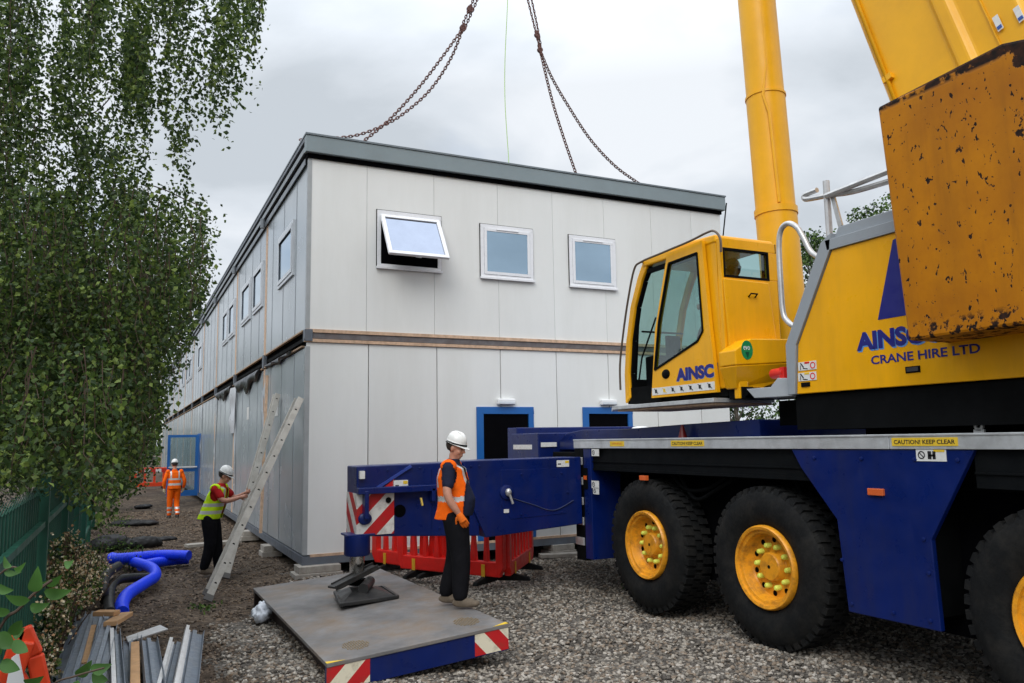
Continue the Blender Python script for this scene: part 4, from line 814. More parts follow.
    MB().box(6.24,6.33,7.0,7.5,2.85,2.95).build('control_console',BLK,T,bevel=.015); MB().box(5.78,6.2,7.85,8.08,2.52,3.0).build('dashboard',BLK,T,bevel=.02); MB().box(5.74,5.92,7.55,7.6,2.95,3.2).box(5.82,5.84,7.56,7.59,2.5,2.95).build('screen',BLK,T)
crane()
# ================================================================ STEEL MAT
def steelmat():
    FL,FR,BL,BR=MC
    T=empty('crane_mat',((FL+FR)/2).to_tuple()[:2]+(0,),'worn steel spreader mat with striped corners under the outrigger foot','crane mat')
    TOP=mat('worn_steel_top',(.175,.168,.165),.62,metal=.1,var=.35,vs=2.2,dirt=1.,dirtcol=(.20,.14,.09),ds=1.9,bump=.15,bs=30)
    dn=Vector((0,0,-.035)); MB().slab([FL,FR,BR,BL],dn).build('top_plate',TOP,T,bevel=.006)
    def beam(a,b,h,th,inset,m,nm='side_beam',t0=0.,t1=1.):
        d=(b-a); a2=a+d*t0;b2=a+d*t1; n=Vector((-d.y,d.x,0)).normalized(); q=[a2+dn+n*inset,b2+dn+n*inset,b2+dn+n*(inset+th),a2+dn+n*(inset+th)]
        return MB().slab(q,Vector((0,0,-h))).build(nm,m,T)
    beam(FL,FR,.20,.06,.012,BLUE,'front_beam'); 
    k=stripemat('mat_stripes_rising',(.50,.012,.015),(.74,.68,.52),.72,-.69,.23,off=.1); k2=stripemat('mat_stripes_falling',(.50,.012,.015),(.74,.68,.52),.72,.69,.23,off=.35)
    beam(FL,FR,.19,.006,.006,k,'striped_board',0.0,.22); beam(FL,FR,.19,.006,.006,k2,'striped_board',.80,1.)
    RB=mat('rust_beam',(.035,.022,.018),.8,var=.4,vs=6)
    beam(BL,FL,.19,.05,.09,RB,t1=.96); beam(FR,BR,.2,.05,.06,RB,t0=.03); beam(BR,BL,.2,.05,.05,RB)
    MB().slab([FL.lerp(BL,.5)+dn+Vector((.7,0,0)),FL.lerp(BL,.5)+dn+Vector((.8,0,0)),BL+dn+Vector((.8,0,0)),BL+dn+Vector((.7,0,0))],(0,0,-.2)).build('inner_beam',RB,T)
    up=Vector((0,0,.0022)); ex=(FR-FL).normalized(); ey=(BL-FL).normalized()
    for c,sx in ((FL,1),(FR,-1)): MB().add([c+up,c+up+ex*sx*.16,c+up+ey*.07],[(0,1,2)]).build('corner_mark',STY,T)
    for u,v,w in ((356,646,.0),(466,622,.0)):
        p=onz(u,v,.20 if u<400 else .29)
        m=MB()
        for i in range(-5,6):
            for j in range(-5,6):
                if i*i+j*j>26: continue
                c=FL+ex*((p-FL).dot(ex)+i*.022)+ey*((p-FL).dot(ey)+j*.03)+Vector((0,0,.003)); 
                if (i+j)%2: m.bar(c-ex*.009,c+ex*.009,.006,.004)
                else: m.bar(c-ey*.011,c+ey*.011,.006,.004)
        m.build('anti_slip_disc',mat('worn_gold',(.30,.22,.12),.6,metal=.3),T)
    return FL,FR,BL,BR
steelmat()
# plastic bag tucked under the mat corner
m=MB(); p=onz(262,607,.12); m.ell((p.x,p.y,.06),(.11,.15,.08)).ell((p.x-.03,p.y-.1,.04),(.10,.10,.06)).ell((p.x+.02,p.y+.05,.12),(.05,.07,.05))
b=m.build('plastic_bag',mat('bag_plastic',(.60,.63,.68),.3,bump=1.,bs=9),None,remesh=.02,smooth=1); tag(b,'crumpled white plastic bag tucked against the far left corner of the steel mat','bag')
tx=D.textures.new('crumple','CLOUDS'); tx.noise_scale=.07; q=b.modifiers.new('d','DISPLACE'); q.texture=tx; q.strength=.13
# ================================================================ PEOPLE
SKIN=mat('skin',(.50,.24,.16),.55,var=.08,vs=14); HAIR=mat('hair_dark',(.03,.02,.015),.8); HELM=mat('helmet_white',(.78,.78,.76),.25,var=.03,dirt=.15,dirtcol=(.4,.38,.35),ds=20)
BOOT=mat('boot_tan',(.13,.10,.07),.8,var=.3,vs=20); BOOTB=mat('boot_dark',(.03,.025,.02),.7,var=.3,vs=20); REFL=mat('reflective_tape',(.55,.56,.55),.35,metal=.3)
def cloth(name,c): return mat(name,c,.85,var=.16,vs=6,bump=1.,bs=9,spec=.08)
def limb(m,pts,rr,n=5,seg=14):
    P=interp(pts,n); k=len(P); r=[]
    for i in range(k):
        t=i/(k-1)*(len(rr)-1); a=int(min(t,len(rr)-2)); r.append(rr[a]+(rr[a+1]-rr[a])*(t-a))
    m.tube(P,r,seg); m.ell(P[0],(r[0],)*3,12,8); m.ell(P[-1],(r[-1],)*3,12,8); return m
def loft(m,rings,seg=24):
    """rings: (x,y,z,rx,ry)"""
    v=[]
    for (x,y,z,rx,ry) in rings:
        for k in range(seg):
            t=2*PI*k/seg; c_,s_=math.cos(t),math.sin(t); e=.85
            v.append((x+rx*abs(c_)**e*(1 if c_>0 else -1),y+ry*abs(s_)**e*(1 if s_>0 else -1),z))
    n=len(rings); fs=[(i*seg+k,i*seg+(k+1)%seg,(i+1)*seg+(k+1)%seg,(i+1)*seg+k) for i in range(n-1) for k in range(seg)]
    fs+=[tuple(range(seg))[::-1],tuple((n-1)*seg+k for k in range(seg))]
    return m.add(v,fs,0,True)
def hand(m,w,d,side,curl=.5,palm=None,sc=1.):
    """five-finger hand at wrist w pointing along d; palm = palm normal"""
    d=Vector(d).normalized(); pn=Vector(palm or (0,side,0)); pn=(pn-d*pn.dot(d)).normalized(); s=d.cross(pn)
    w=Vector(w); c=w+d*.05*sc
    m.tube([w,w+d*.03*sc,w+d*.085*sc],[.026*sc,.034*sc,.036*sc],10); m.ell(c,(.036*sc,.036*sc,.036*sc),10,7)
    for i,(o,l) in enumerate(((-.030,.058),(-.010,.070),(.010,.066),(.029,.052))):
        b=w+d*.075*sc+s*o*sc; P=[b]; dd=d.copy()
        for k,f in enumerate((.45,.32,.25)):
            dd=(dd+pn*curl*(.5+.4*k)).normalized(); P.append(P[-1]+dd*l*f*1.15*sc)
        m.tube(P,[.0105*sc,.010*sc,.009*sc,.0075*sc],8); m.ell(P[-1],(.0078*sc,)*3,8,6)
    b=w+d*.025*sc-s*.03*sc; t=(d*.7-s*.7+pn*.25).normalized(); p2=b+t*.035*sc; p3=p2+(t+d*.5+pn*curl*.5).normalized()*.03*sc
    m.tube([b,p2,p3],[.014*sc,.012*sc,.0095*sc],8); m.ell(p3,(.0095*sc,)*3,8,6)
def person(name,loc,rz,J,label,shirt,vest,trousers,boots,sleeve,gloves=None,belly=0.,helmet=True,bulk=1.,stripe_z=(1.06,1.13),legband=None,scale=1.):
    d=dict(hipL=(0,.095,.92),hipR=(0,-.095,.92),kneeL=(.02,.10,.50),kneeR=(.02,-.10,.50),ankL=(-.02,.11,.09),ankR=(-.02,-.11,.09),toeL=None,toeR=None,pel=(0,0,.96),waist=(0,0,1.10),chest=(0,0,1.32),neck=(.0,0,1.48),head=(.03,0,1.645),
           shL=(0,.19,1.42),shR=(0,-.19,1.42),elL=(-.03,.25,1.14),elR=(-.03,-.25,1.14),wrL=(.05,.25,.90),wrR=(.05,-.25,.90),curl=.45,palmL=None,palmR=None,hx=(1,0,0)); d.update(J)
    V=lambda k: Vector(d[k])
    # skin body: one continuous surface
    m=MB()
    for q in 'LR':
        limb(m,[V('hip'+q),V('knee'+q),V('ank'+q)],[.075,.055,.05,.035]); limb(m,[V('sh'+q),V('el'+q),V('wr'+q)],[.05,.048,.046,.042,.028])
        a=V('ank'+q); m.ell(a+Vector((.06,0,-.04)),(.09,.035,.03))
        if not gloves: hand(m,V('wr'+q),V('wr'+q)-V('el'+q),1 if q=='R' else -1,d['curl'],d['palm'+q])
    pe,wa,ch,ne,he=V('pel'),V('waist'),V('chest'),V('neck'),V('head')
    loft(m,[(pe.x,pe.y,pe.z-.06,.08,.12),(wa.x,wa.y,wa.z,.08,.12),(ch.x,ch.y,ch.z,.09,.14),(ne.x,ne.y,ne.z-.04,.05,.08)])
    hx=Vector(d['hx']).normalized(); hz=(he-ne).normalized(); hy=hz.cross(hx).normalized(); hx=hy.cross(hz)
    H=lambda x,y,z: he+hx*x+hy*y+hz*z
    m.tube([ne-hz*.06,ne+hz*.03,he-hz*.06],[.062,.056,.056],14)
    def hell(x,y,z,rx,ry,rz):
        k=MB().ell((0,0,0),(rx,ry,rz),16,11); m.add([H(x+a,y+b,z+c) for a,b,c in k.v],k.f,0,True)
    hell(-.008,0,.03,.098,.078,.098); hell(.022,0,-.035,.068,.062,.085); hell(.05,0,-.088,.034,.036,.028)
    hell(.100,0,-.012,.017,.013,.028); hell(.112,0,-.026,.014,.015,.012); hell(.083,0,.028,.018,.055,.013)
    hell(.083,0,-.060,.017,.027,.008); hell(.083,0,-.071,.016,.022,.007); hell(.058,.036,-.03,.03,.024,.03); hell(.058,-.036,-.03,.03,.024,.03)
    for q in (1,-1): hell(-.004,q*.078,-.008,.020,.010,.032)
    B_=m.build(name,SKIN,None,local=True,remesh=.0085,smooth=2); B_.location=loc; B_.rotation_euler=(0,0,rz); B_.scale=(scale,)*3
    tag(B_,label,'person')
    m=MB()
    for q in (1,-1):
        k=MB().ell((0,0,0),(.008,.012,.006),10,6); m.add([H(.088+a,q*.031+b,.006+c) for a,b,c in k.v],k.f,0,True)
    m.build('eyes',mat('eye_dark',(.05,.035,.03),.3),B_,local=True)
    k=MB().ell((0,0,0),(.102,.083,.098),20,12); m=MB(); m.add([H(-.014+a,b,.034+(c if c>-.06 else -.06)) for a,b,c in k.v],k.f,0,True)
    # cut hair away from the face
    vs=[];  m2=MB(); m2.add([ (H(-.022+a*(1 if a<0 else .72),b,.034+max(c,-.075))) for a,b,c in k.v],k.f,0,True); m2.build('hair',HAIR,B_,local=True)
    if helmet:
        m=MB(); n=28; v=[];fs=[]
        prof=[(1.,0.),(1.0,.03),(.97,.06),(.87,.095),(.66,.125),(.36,.142),(0.001,.148)]
        for r,z in prof:
            for i in range(n):
                t=2*PI*i/n; v.append(H(-.006+.116*r*math.cos(t),.098*r*math.sin(t),.052+z*.86+.010*math.cos(t)*(-1)))
        fs=[(i*n+j,i*n+(j+1)%n,(i+1)*n+(j+1)%n,(i+1)*n+j) for i in range(len(prof)-1) for j in range(n)]
        m.add(v,fs,0,True)
        v=[]
        for r0,z0 in ((1.0,.0),(1.06,-.006),(1.055,-.012),(.97,-.006)):
            for i in range(n):
                t=2*PI*i/n; pk=max(0,math.cos(t))**2*.05; v.append(H(-.006+(.116*r0+(pk if 1<r0 else 0))*math.cos(t),.098*r0*math.sin(t),.052+z0-.010*math.cos(t)-(pk*.35 if r0>1 else 0)))
        fs=[(i*n+j,i*n+(j+1)%n,((i+1)%4)*n+(j+1)%n,((i+1)%4)*n+j) for i in range(4) for j in range(n)]; m.add(v,fs,0,True)
        for yy in (-.03,0,.03):
            m.tube([H(.10*math.cos(a)-.006,yy,.052+.124*math.sin(a)) for a in [x*.2+.35 for x in range(11)]],.007,6)
        hb=m.build('hard_hat',HELM,B_,local=True)
        m=MB(); m.tube([H(.114*math.cos(t)-.006,.093*math.sin(t),.048) for t in [2*PI*i/24 for i in range(24)]],.012,6,closed=True); m.build('hat_band',BLK,hb,local=True)
    # trousers
    m=MB()
    for q in 'LR':
        limb(m,[V('hip'+q),V('knee'+q),V('ank'+q)+Vector((0,0,.045))],[w*bulk for w in (.110,.108,.088,.080,.074,.066)],6)
    loft(m,[(pe.x,pe.y,pe.z-.12,.10*bulk,.15),(pe.x-.01,pe.y,pe.z-.04,.125*bulk,.175),(pe.x*.5+wa.x*.5,pe.y,pe.z+.08,.12+belly*.3,.16)])
    tr=m.build('trousers',trousers,B_,local=True,remesh=.012,smooth=3)
    if isinstance(trousers,(list,tuple)) and legband:
        for p in tr.data.polygons:
            z=p.center.z
            p.material_index=1 if any(a<z<b for a,b in legband) else 0
    # boots
    for q in 'LR':
        a=V('ank'+q); t=V('toe'+q) if d['toe'+q] else a+Vector((.17,0,-.05)); dd=(t-a); dd.z=0; dd.normalize(); m=MB()
        base=Vector((a.x,a.y,a.z-.09)); pr=dd.cross(Vector((0,0,1)))
        def bl(f,w0,h): return base+dd*f
        m.tube([a+Vector((0,0,.07)),a,base+Vector((0,0,.05))],[.056,.055,.052],14); 
        kk=MB().ell((0,0,0),(.15,.052,.055),16,10); m.add([base+dd*(.055+x_)+pr*y_+Vector((0,0,max(z_,-.04)+.045)) for x_,y_,z_ in kk.v],kk.f,0,True)
        kk=MB().ell((0,0,0),(.07,.052,.04),16,10); m.add([base+dd*(.145+x_)+pr*y_+Vector((0,0,max(z_,-.035)+.045)) for x_,y_,z_ in kk.v],kk.f,0,True)
        bo=m.build('boot',boots,B_,local=True,remesh=.009,smooth=2)
    # shirt
    m=MB(); bl_=belly
    tors=[(pe.x,pe.y,pe.z-.02,.115*bulk+bl_*.3,.165),((pe.x+wa.x)/2+bl_*.5,wa.y,(pe.z+wa.z)/2,.12+bl_*.75,.165),(wa.x+bl_*.6,wa.y,wa.z+.02,.12+bl_*.8,.160),((wa.x+ch.x)/2+bl_*.4,(wa.y+ch.y)/2,(wa.z+ch.z)/2,.122+bl_*.5,.165),(ch.x+bl_*.1,ch.y,ch.z,.125,.178),(ch.x*.4+ne.x*.6,ne.y,ch.z*.45+ne.z*.55,.105,.165),(ne.x,ne.y,ne.z-.02,.072,.085),(ne.x,ne.y,ne.z+.03,.062,.062)]
    tors=[(x,y,z,rx*(1+(bulk-1)*.55),ry*(1+(bulk-1)*.3)) for x,y,z,rx,ry in tors]
    loft(m,tors)
    for q in 'LR':
        a,b,c=V('sh'+q),V('el'+q),V('wr'+q)
        if sleeve>=1: limb(m,[a,b,b.lerp(c,.9)],[.075,.062,.056,.05,.042])
        else: limb(m,[a,a.lerp(b,sleeve)],[.078,.068,.066])
    m.build('shirt',shirt,B_,local=True,remesh=.011,smooth=3)
    if vest:
        m=MB(); g=.026; tv=[(x-.018*(1.45-z)/.5,y,z,rx+g+.03*max(0,1.35-z),ry+g) for x,y,z,rx,ry in tors[:-2]]; x,y,z,rx,ry=tv[0]; tv[0]=(x,y,z-.03,rx+.004,ry+.004)
        tv.append((ne.x-.005,ne.y,ne.z-.025,.085,.105)); loft(m,tv)
        for q in 'LR':
            a=V('sh'+q); m.ell(a+Vector((0,0,.012)),(.092,.072,.078))
        v_=m.build('vest',vest,B_,local=True,remesh=.011,smooth=3)
        # open front and arm holes
        me=v_.data; bm=bmesh.new(); bm.from_mesh(me); kill=[]
        fx=d.get('open',None)
        for f in bm.faces:
            c=f.calc_center_median()
            if fx and c.x>wa.x+.03 and abs(c.y-wa.y)<fx*(1 if c.z<ch.z else 1+(c.z-ch.z)*2): kill.append(f); continue
            if d.get('openx') and c.x>d['openx']+ (c.z-1.2)*.10 and c.z<ch.z+.08: kill.append(f); continue
            for q in 'LR':
                a=V('sh'+q); sg=1 if q=='L' else -1
                dx=(c.x-a.x)/.088; dz=(c.z-(a.z-.085))/.12
                if sg*(c.y-a.y)>-.012 and (dx*dx+dz*dz<1 or sg*(c.y-a.y)>.052): kill.append(f); break
            if c.z>ne.z-.02 and (c.xy-ne.xy).length<.09: kill.append(f)
        bmesh.ops.delete(bm,geom=list(set(kill)),context='FACES'); bm.to_mesh(me); bm.free()
        for p in me.polygons:
            z=p.center.z; st=any(a<z<b for a,b in stripe_z) or (ch.z-.1<z and .095<abs(p.center.y-ne.y)<.135)
            p.material_index=1 if st else 0
        v_.modifiers.new('s','SOLIDIFY').thickness=.006
    if gloves:
        for q in 'LR':
            m=MB(); hand(m,V('wr'+q),V('wr'+q)-V('el'+q),1 if q=='R' else -1,d['curl'],d['palm'+q],1.18); m.build('glove',gloves,B_,local=True,remesh=.006,smooth=1)
    return B_
ORV=cloth('orange_hi_vis',(.85,.13,.008)); YV=cloth('lime_hi_vis',(.55,.80,.02)); NAVY=cloth('navy_cloth',(.018,.022,.045)); BLKC=cloth('black_cloth',(.008,.008,.010)); RED=cloth('red_cloth',(.42,.02,.02))
def az_right(u): # heading (about z) of image-right at column u
    r=RM@np.array([1,0,0]); return math.atan2(r[1],r[0])
# near man
p=onz(457,608,.29); zz=matz(p.x,p.y)+.005
person('person',(p.x,p.y,zz),az_right(0)+R(-4),dict(ankL=(-.13,.12,.09),kneeL=(-.03,.12,.5),ankR=(.05,-.11,.09),kneeR=(.06,-.10,.5),waist=(.0,0,1.10),chest=(-.04,0,1.35),neck=(-.03,0,1.52),head=(.005,-.01,1.665),hx=(1,-.35,.04),
    shR=(-.05,-.20,1.46),elR=(-.05,-.275,1.18),wrR=(.06,-.25,.985),shL=(-.05,.20,1.46),elL=(-.05,.26,1.17),wrL=(.0,.25,.94),toeR=(.23,-.14,.04),toeL=(.03,.10,.04),open=.08,openx=.12,curl=.4),
    'man in white hard hat, open orange vest and black trousers standing on the steel mat',NAVY,[ORV,REFL],BLKC,BOOT,.62,gloves=cloth('orange_glove',(.75,.16,.02)),belly=.05,bulk=1.24,stripe_z=((1.10,1.155),),scale=(606-433)/F*((np.array([p.x,p.y,1.3])-CP)@RM)[2]*-1/1.875)
# man at the ladder
p=onz(212,573,0.); 
p2=Vector((p.x,p.y,0)); lm=onx(240,494,1.85)
sc=(574-468)/F*((np.array([p.x,p.y,1.])-CP)@RM)[2]*-1/1.80
rz=az_right(0)+R(4)
person('person',(p2.x,p2.y,-.01),rz,dict(hipL=(-.05,.09,.92),hipR=(-.05,-.09,.92),kneeL=(.03,.11,.50),kneeR=(-.02,-.10,.50),ankL=(.06,.12,.09),ankR=(-.10,-.10,.09),pel=(-.05,0,.96),waist=(.0,0,1.10),chest=(.06,0,1.32),neck=(.11,0,1.47),head=(.17,0,1.615),hx=(1,.0,-.45),
    shR=(.07,-.19,1.41),elR=(.22,-.22,1.22),wrR=(.46,-.12,1.26),shL=(.09,.19,1.41),elL=(.28,.22,1.24),wrL=(.50,.10,1.32),palmR=(0,1,.2),palmL=(0,-1,.2),curl=.7,open=.07),
    'man in white hard hat, yellow vest and red shirt reaching for the ladder',RED,[YV,REFL],BLKC,BOOT,.62,belly=.03,bulk=1.15,stripe_z=((1.0,1.05),(1.12,1.17)),scale=sc)
# man walking away
p=onz(173,518,0.); sc=(519-460)/F*((np.array([p.x,p.y,1.])-CP)@RM)[2]*-1/1.83
ORR=[ORV,REFL]
person('person',(p.x,p.y,-.02),R(96),dict(kneeL=(.06,.10,.52),ankL=(.10,.10,.09),kneeR=(.06,-.10,.50),ankR=(-.14,-.10,.12),elL=(-.06,.29,1.16),wrL=(.0,.28,.93),elR=(-.05,-.29,1.15),wrR=(.06,-.28,.93)),
    'man in white hard hat and full orange work suit walking away down the path',ORV,[ORV,REFL],[ORV,REFL],BOOTB,1.,gloves=cloth('pale_glove',(.5,.45,.3)),stripe_z=((1.02,1.08),(1.18,1.24)),legband=((.30,.36),(.18,.23)),scale=sc)
# operator in the cab
person('person',(6.15,6.82,2.37),R(90),dict(hipL=(0,.09,.92),hipR=(0,-.09,.92),kneeL=(.42,.12,.95),kneeR=(.42,-.12,.95),ankL=(.55,.12,.55),ankR=(.55,-.12,.55),pel=(0,0,.96),waist=(-.01,0,1.10),chest=(-.02,0,1.32),neck=(.0,0,1.46),head=(.03,0,1.60),
    shL=(0,.17,1.40),shR=(0,-.17,1.40),elL=(.10,.25,1.18),wrL=(.36,.22,1.22),elR=(.10,-.22,1.18),wrR=(.34,-.2,1.18)),
    'crane operator in white hard hat and dark top seated inside the yellow cab',NAVY,None,BLKC,BOOTB,.6,scale=.92)
# ================================================================ BARRIERS
def barrier(name,a,b,H,m,label,group,foot=True,yel=True,z=0.,simple=False):
    a=Vector(a);b=Vector(b); c=(a+b)/2; d=(b-a); L_=Vector((d.x,d.y)).length; T=empty(name,(c.x,c.y,z),label,'barrier',group,math.atan2(d.y,d.x)); h=L_/2; w=.045
    f=MB().box(-h+.06,h-.06,-w,w,.10,.30)
    # rounded lower corners
    for s in (1,-1): f.prism([(s*(h-.0),.22),(s*(h-.0),H*.93),(s*(h-.05),H),(s*(h-.12),H),(s*(h-.12),.14),(s*(h-.07),.11)][::s],'y',-w-.004,w+.004)
    f.box(-h+.06,h-.06,-w,w,H*.78,H-.005); f.build('frame',m,T,local=True,bevel=.015)
    n=max(4,int(L_/.21))
    if not simple:
        for i in range(1,n):
            x=-h+.08+(2*h-.16)*i/n; w0=.036 if i%3 else .05; k=MB().prism([(x-w0,.30),(x+w0,.30),(x+.018,H*.78),(x-.018,H*.78)],'y',-w*.75,w*.75); k.build('upright',m,T,local=True,bevel=.008)
    else:
        for i in range(1,n,2):
            x=-h+.08+(2*h-.16)*i/n; MB().box(x-.05,x+.05,-w*.7,w*.7,.3,H*.78).build('upright',m,T,local=True)
    MB().box(-h+.2,h-.2,-w-.008,-w-.002,H*.77,H*.93).build('reflective_board',stripes_wr,T,local=True)
    if foot:
        for s in (-1,1):
            x=s*(h-.32); MB().prism([(-.26,0.0),(.26,0.0),(.24,.05),(.06,.09),(.03,.16),(-.03,.16),(-.06,.09),(-.24,.05)],'x',x-.035,x+.035).build('foot',RUB,T,local=True,bevel=.01)
            if yel: MB().box(x-.028,x+.028,-w-.012,-w-.003,.09,.26).build('foot_clip',mat('clip_yellow',(.72,.38,.02),.5),T,local=True)
    return T
stripes_wr=stripemat('board_red_white',(.55,.02,.02),(.7,.7,.68),1.,0.,.5)
g='red barriers behind the outrigger beam'
A_=onz(374,572); barrier('traffic_barrier',A_,onz(446,583),.88,REDP,'red slotted barrier leftmost behind the jack of the outrigger',g,z=.06)
barrier('traffic_barrier',onz(399,579),onz(505,590),.88,REDP,'nearest red slotted barrier right behind the man in the orange vest',g,z=.06)
barrier('traffic_barrier',onz(507,589),onz(531,570),.88,REDP,'red slotted barrier turned away at the right end of the group',g,z=.06)
q=onz(148,478); barrier('traffic_barrier',(q.x-1.2,42,0),(q.x+.6,42.3,0),1.0,ORP,'orange barrier across the far end of the path',g+' and path',simple=True)
# broken red/white barrier bottom left
def near_barrier():
    yb=5.3; 
    def W(u,v): return ony(u,v,yb)
    b=W(20,690); T=empty('road_barrier',(b.x,yb,0),'tall orange-red pointed barrier with white panels at the fence, cut by the frame','barrier')
    def strip(pts,w,nm='frame_leg',m=ORP,o=0.): 
        k=MB()
        for a,c in zip(pts,pts[1:]): k.bar(W(*a)+Vector((0,o,0)),W(*c)+Vector((0,o,0)),w,.05,up=(0,1,0)) if False else k.bar(W(*a)+Vector((0,o,0)),W(*c)+Vector((0,o,0)),.05,w,up=(W(*c)-W(*a)).cross(Vector((0,1,0))))
        k.build(nm,m,T,bevel=.012)
    strip([(23,628),(35,655),(47,710),(58,760)],.085); strip([(21,628),(8,668),(-4,720),(-12,760)],.07); strip([(12,662),(30,690),(40,730)],.05)
    MB().prism([(p.x,p.z) for p in (W(20,650),W(28,690),W(36,760),W(-6,760),W(4,700),W(13,655))],'y',yb-.07,yb-.055).build('white_panel',WHT,T)
    strip([(30,640),(8,700),(-8,760)],.06,'frame_leg',ORP,-.03)
    MB().box(b.x-.5,b.x+.4,yb-.1,yb+.1,0,.10).build('foot',RUB,T,bevel=.01)
near_barrier()
# ================================================================ LADDERS
def ladder(foot,top,label,yaw):
    foot=Vector(foot);top=Vector(top); T=empty('ladder',(foot.x,foot.y,0),label,'ladder','ladders leaning on the building')
    s=Vector((math.cos(yaw),math.sin(yaw),0)); d=(top-foot); L_=d.length; d.normalize(); W_=.36; n=s.cross(d).normalized()
    AL=mat('ladder_alu',(.42,.40,.36),.5,metal=.25,var=.15,vs=8,dirt=.5,dirtcol=(.22,.19,.15),ds=6)
    for o in (0,W_):
        st=MB().bar(foot+s*o,top+s*o,.030,.095,up=n).build('stile',AL,T,bevel=.004)
        k=MB(); i=0; t=.22
        while t<L_-.08:
            c=foot+s*o+d*t; 
            for sg in (1,-1): k.tube([c+s*sg*.0155,c+s*sg*.018],.017,10)
            t+=.28
        k.build('rung_hole',BLK,st)
        MB().bar(foot+s*o-d*.02,foot+s*o+d*.06,.04,.11,up=n).build('rubber_foot',mat('foot_grey',(.12,.115,.11),.8),st)
    t=.22
    while t<L_-.08:
        c=foot+d*t; MB().tube([c+s*.016,c+s*(W_-.016)],.015,8).build('rung',AL,T); t+=.28
fn=onz(208,599,.02); tn=onx(301,398,2.44); ladder(fn,tn,'near aluminium ladder, the wider-angled one reaching closest to the building corner',math.atan2(-ray(255,450)[1]*-1,ray(255,450)[0])+R(6))
ff=onz(226,577,.02); tf=onx(278,394,2.44); ladder(ff,tf,'far aluminium ladder, steeper and partly hidden behind the near ladder',math.atan2(ray(252,450)[1],ray(252,450)[0])+R(5))
# ================================================================ PIPES
PB=mat('duct_blue',(.003,.05,.95),.4,var=.1,vs=5,dirt=.1,dirtcol=(.03,.05,.3),ds=5); PBK=mat('duct_black',(.012,.012,.013),.5,var=.3,dirt=.4,dirtcol=(.06,.05,.04))
def duct(path,r,m,label,name='duct_pipe',group=None):
    P=interp(path,14); Q=[];d=0
    # resample finely and corrugate
    L_=[0]
    for a,b in zip(P,P[1:]): L_.append(L_[-1]+(b-a).length)
    n=int(L_[-1]/.009); j=0; rr=[]
    for i in range(n+1):
        t=L_[-1]*i/n
        while j<len(L_)-2 and L_[j+1]<t: j+=1
        Q.append(P[j].lerp(P[j+1],(t-L_[j])/max(1e-6,L_[j+1]-L_[j]))); rr.append(r*(1+.035*(1 if (i//2)%2 else -1)))
    o=MB().tube(Q,rr,18,caps=True).build(name,m,None,recalc=False); return tag(o,label,'pipe',group)
def pg(l,z): return [onz(u,v,zz) for (u,v),zz in zip(l,z)]
duct(pg([(122,612),(122,604),(128,594),(145,583),(155,576),(152,568),(135,562),(112,557)],[.07,.12,.15,.15,.14,.12,.11,.10]),.077,PB,'blue ribbed duct pipe bending back on itself down to the metal trims')
duct(pg([(108,559),(130,557.5),(160,555),(189,555.5)],[.18,.18,.18,.18]),.082,PB,'straight blue duct pipe, upper of the two pointing right')
duct(pg([(140,566),(160,562),(175,560),(189,559)],[.08]*4),.082,PB,'straight blue duct pipe, lower of the two pointing right')
duct(pg([(110,612),(109,598),(112,585),(122,579),(150,577)],[.08,.14,.2,.2,.12]),.06,PBK,'black ribbed pipe curving under the blue duct')
duct(pg([(105,600),(103,590),(106,575),(118,566)],[.1,.25,.35,.35]),.06,PBK,'black ribbed pipe curving beside the flowering bush')
# black sheets / rubble on the path
def heap(u,v,sx,sy,sz,m,label,name='rubble_heap',cat='rubble'):
    p=onz(u,v); k=MB()
    for i in range(5): k.ell((p.x+random.uniform(-.5,.5)*sx,p.y+random.uniform(-.5,.5)*sy,sz*.2),(sx*random.uniform(.25,.5),sy*random.uniform(.25,.5),sz*random.uniform(.5,1)),12,8)
    o=k.build(name,m,None,remesh=.03,smooth=1); q=o.modifiers.new('d','DISPLACE'); q.texture=tx; q.strength=.05; return tag(o,label,cat)
BP=mat('poly_sheet_black',(.009,.008,.008),.55,var=.3,bump=.8,bs=6,spec=.25)
heap(122,546,.8,.7,.26,BP,'crumpled black plastic sheet behind the blue pipes','plastic_sheet','sheet')
heap(160,540,.7,.4,.08,BP,'flat black plastic sheet on the path behind the pipe ends','plastic_sheet','sheet')
heap(135,524,.7,.5,.10,BP,'black plastic sheet further up the path below the trees','plastic_sheet','sheet')
heap(145,507,.5,.5,.10,BP,'small black sheet heap to the left of the walking man','plastic_sheet','sheet')
MB_=MB(); p=onz(470,548); 
for (a,b,w,label,nm) in ((onz(540,556,.02),onz(640,551,.02),.22,'long pale timber plank lying by the base of the building behind the crane','timber_plank'),(onz(186,546,.03),onz(240,541,.03),.25,'dusty timber plank lying across the path behind the yellow-vest man','timber_plank')):
    tag(MB().bar(a,b,w,.06).build(nm,TIMW,None,bevel=.006),label,'plank')
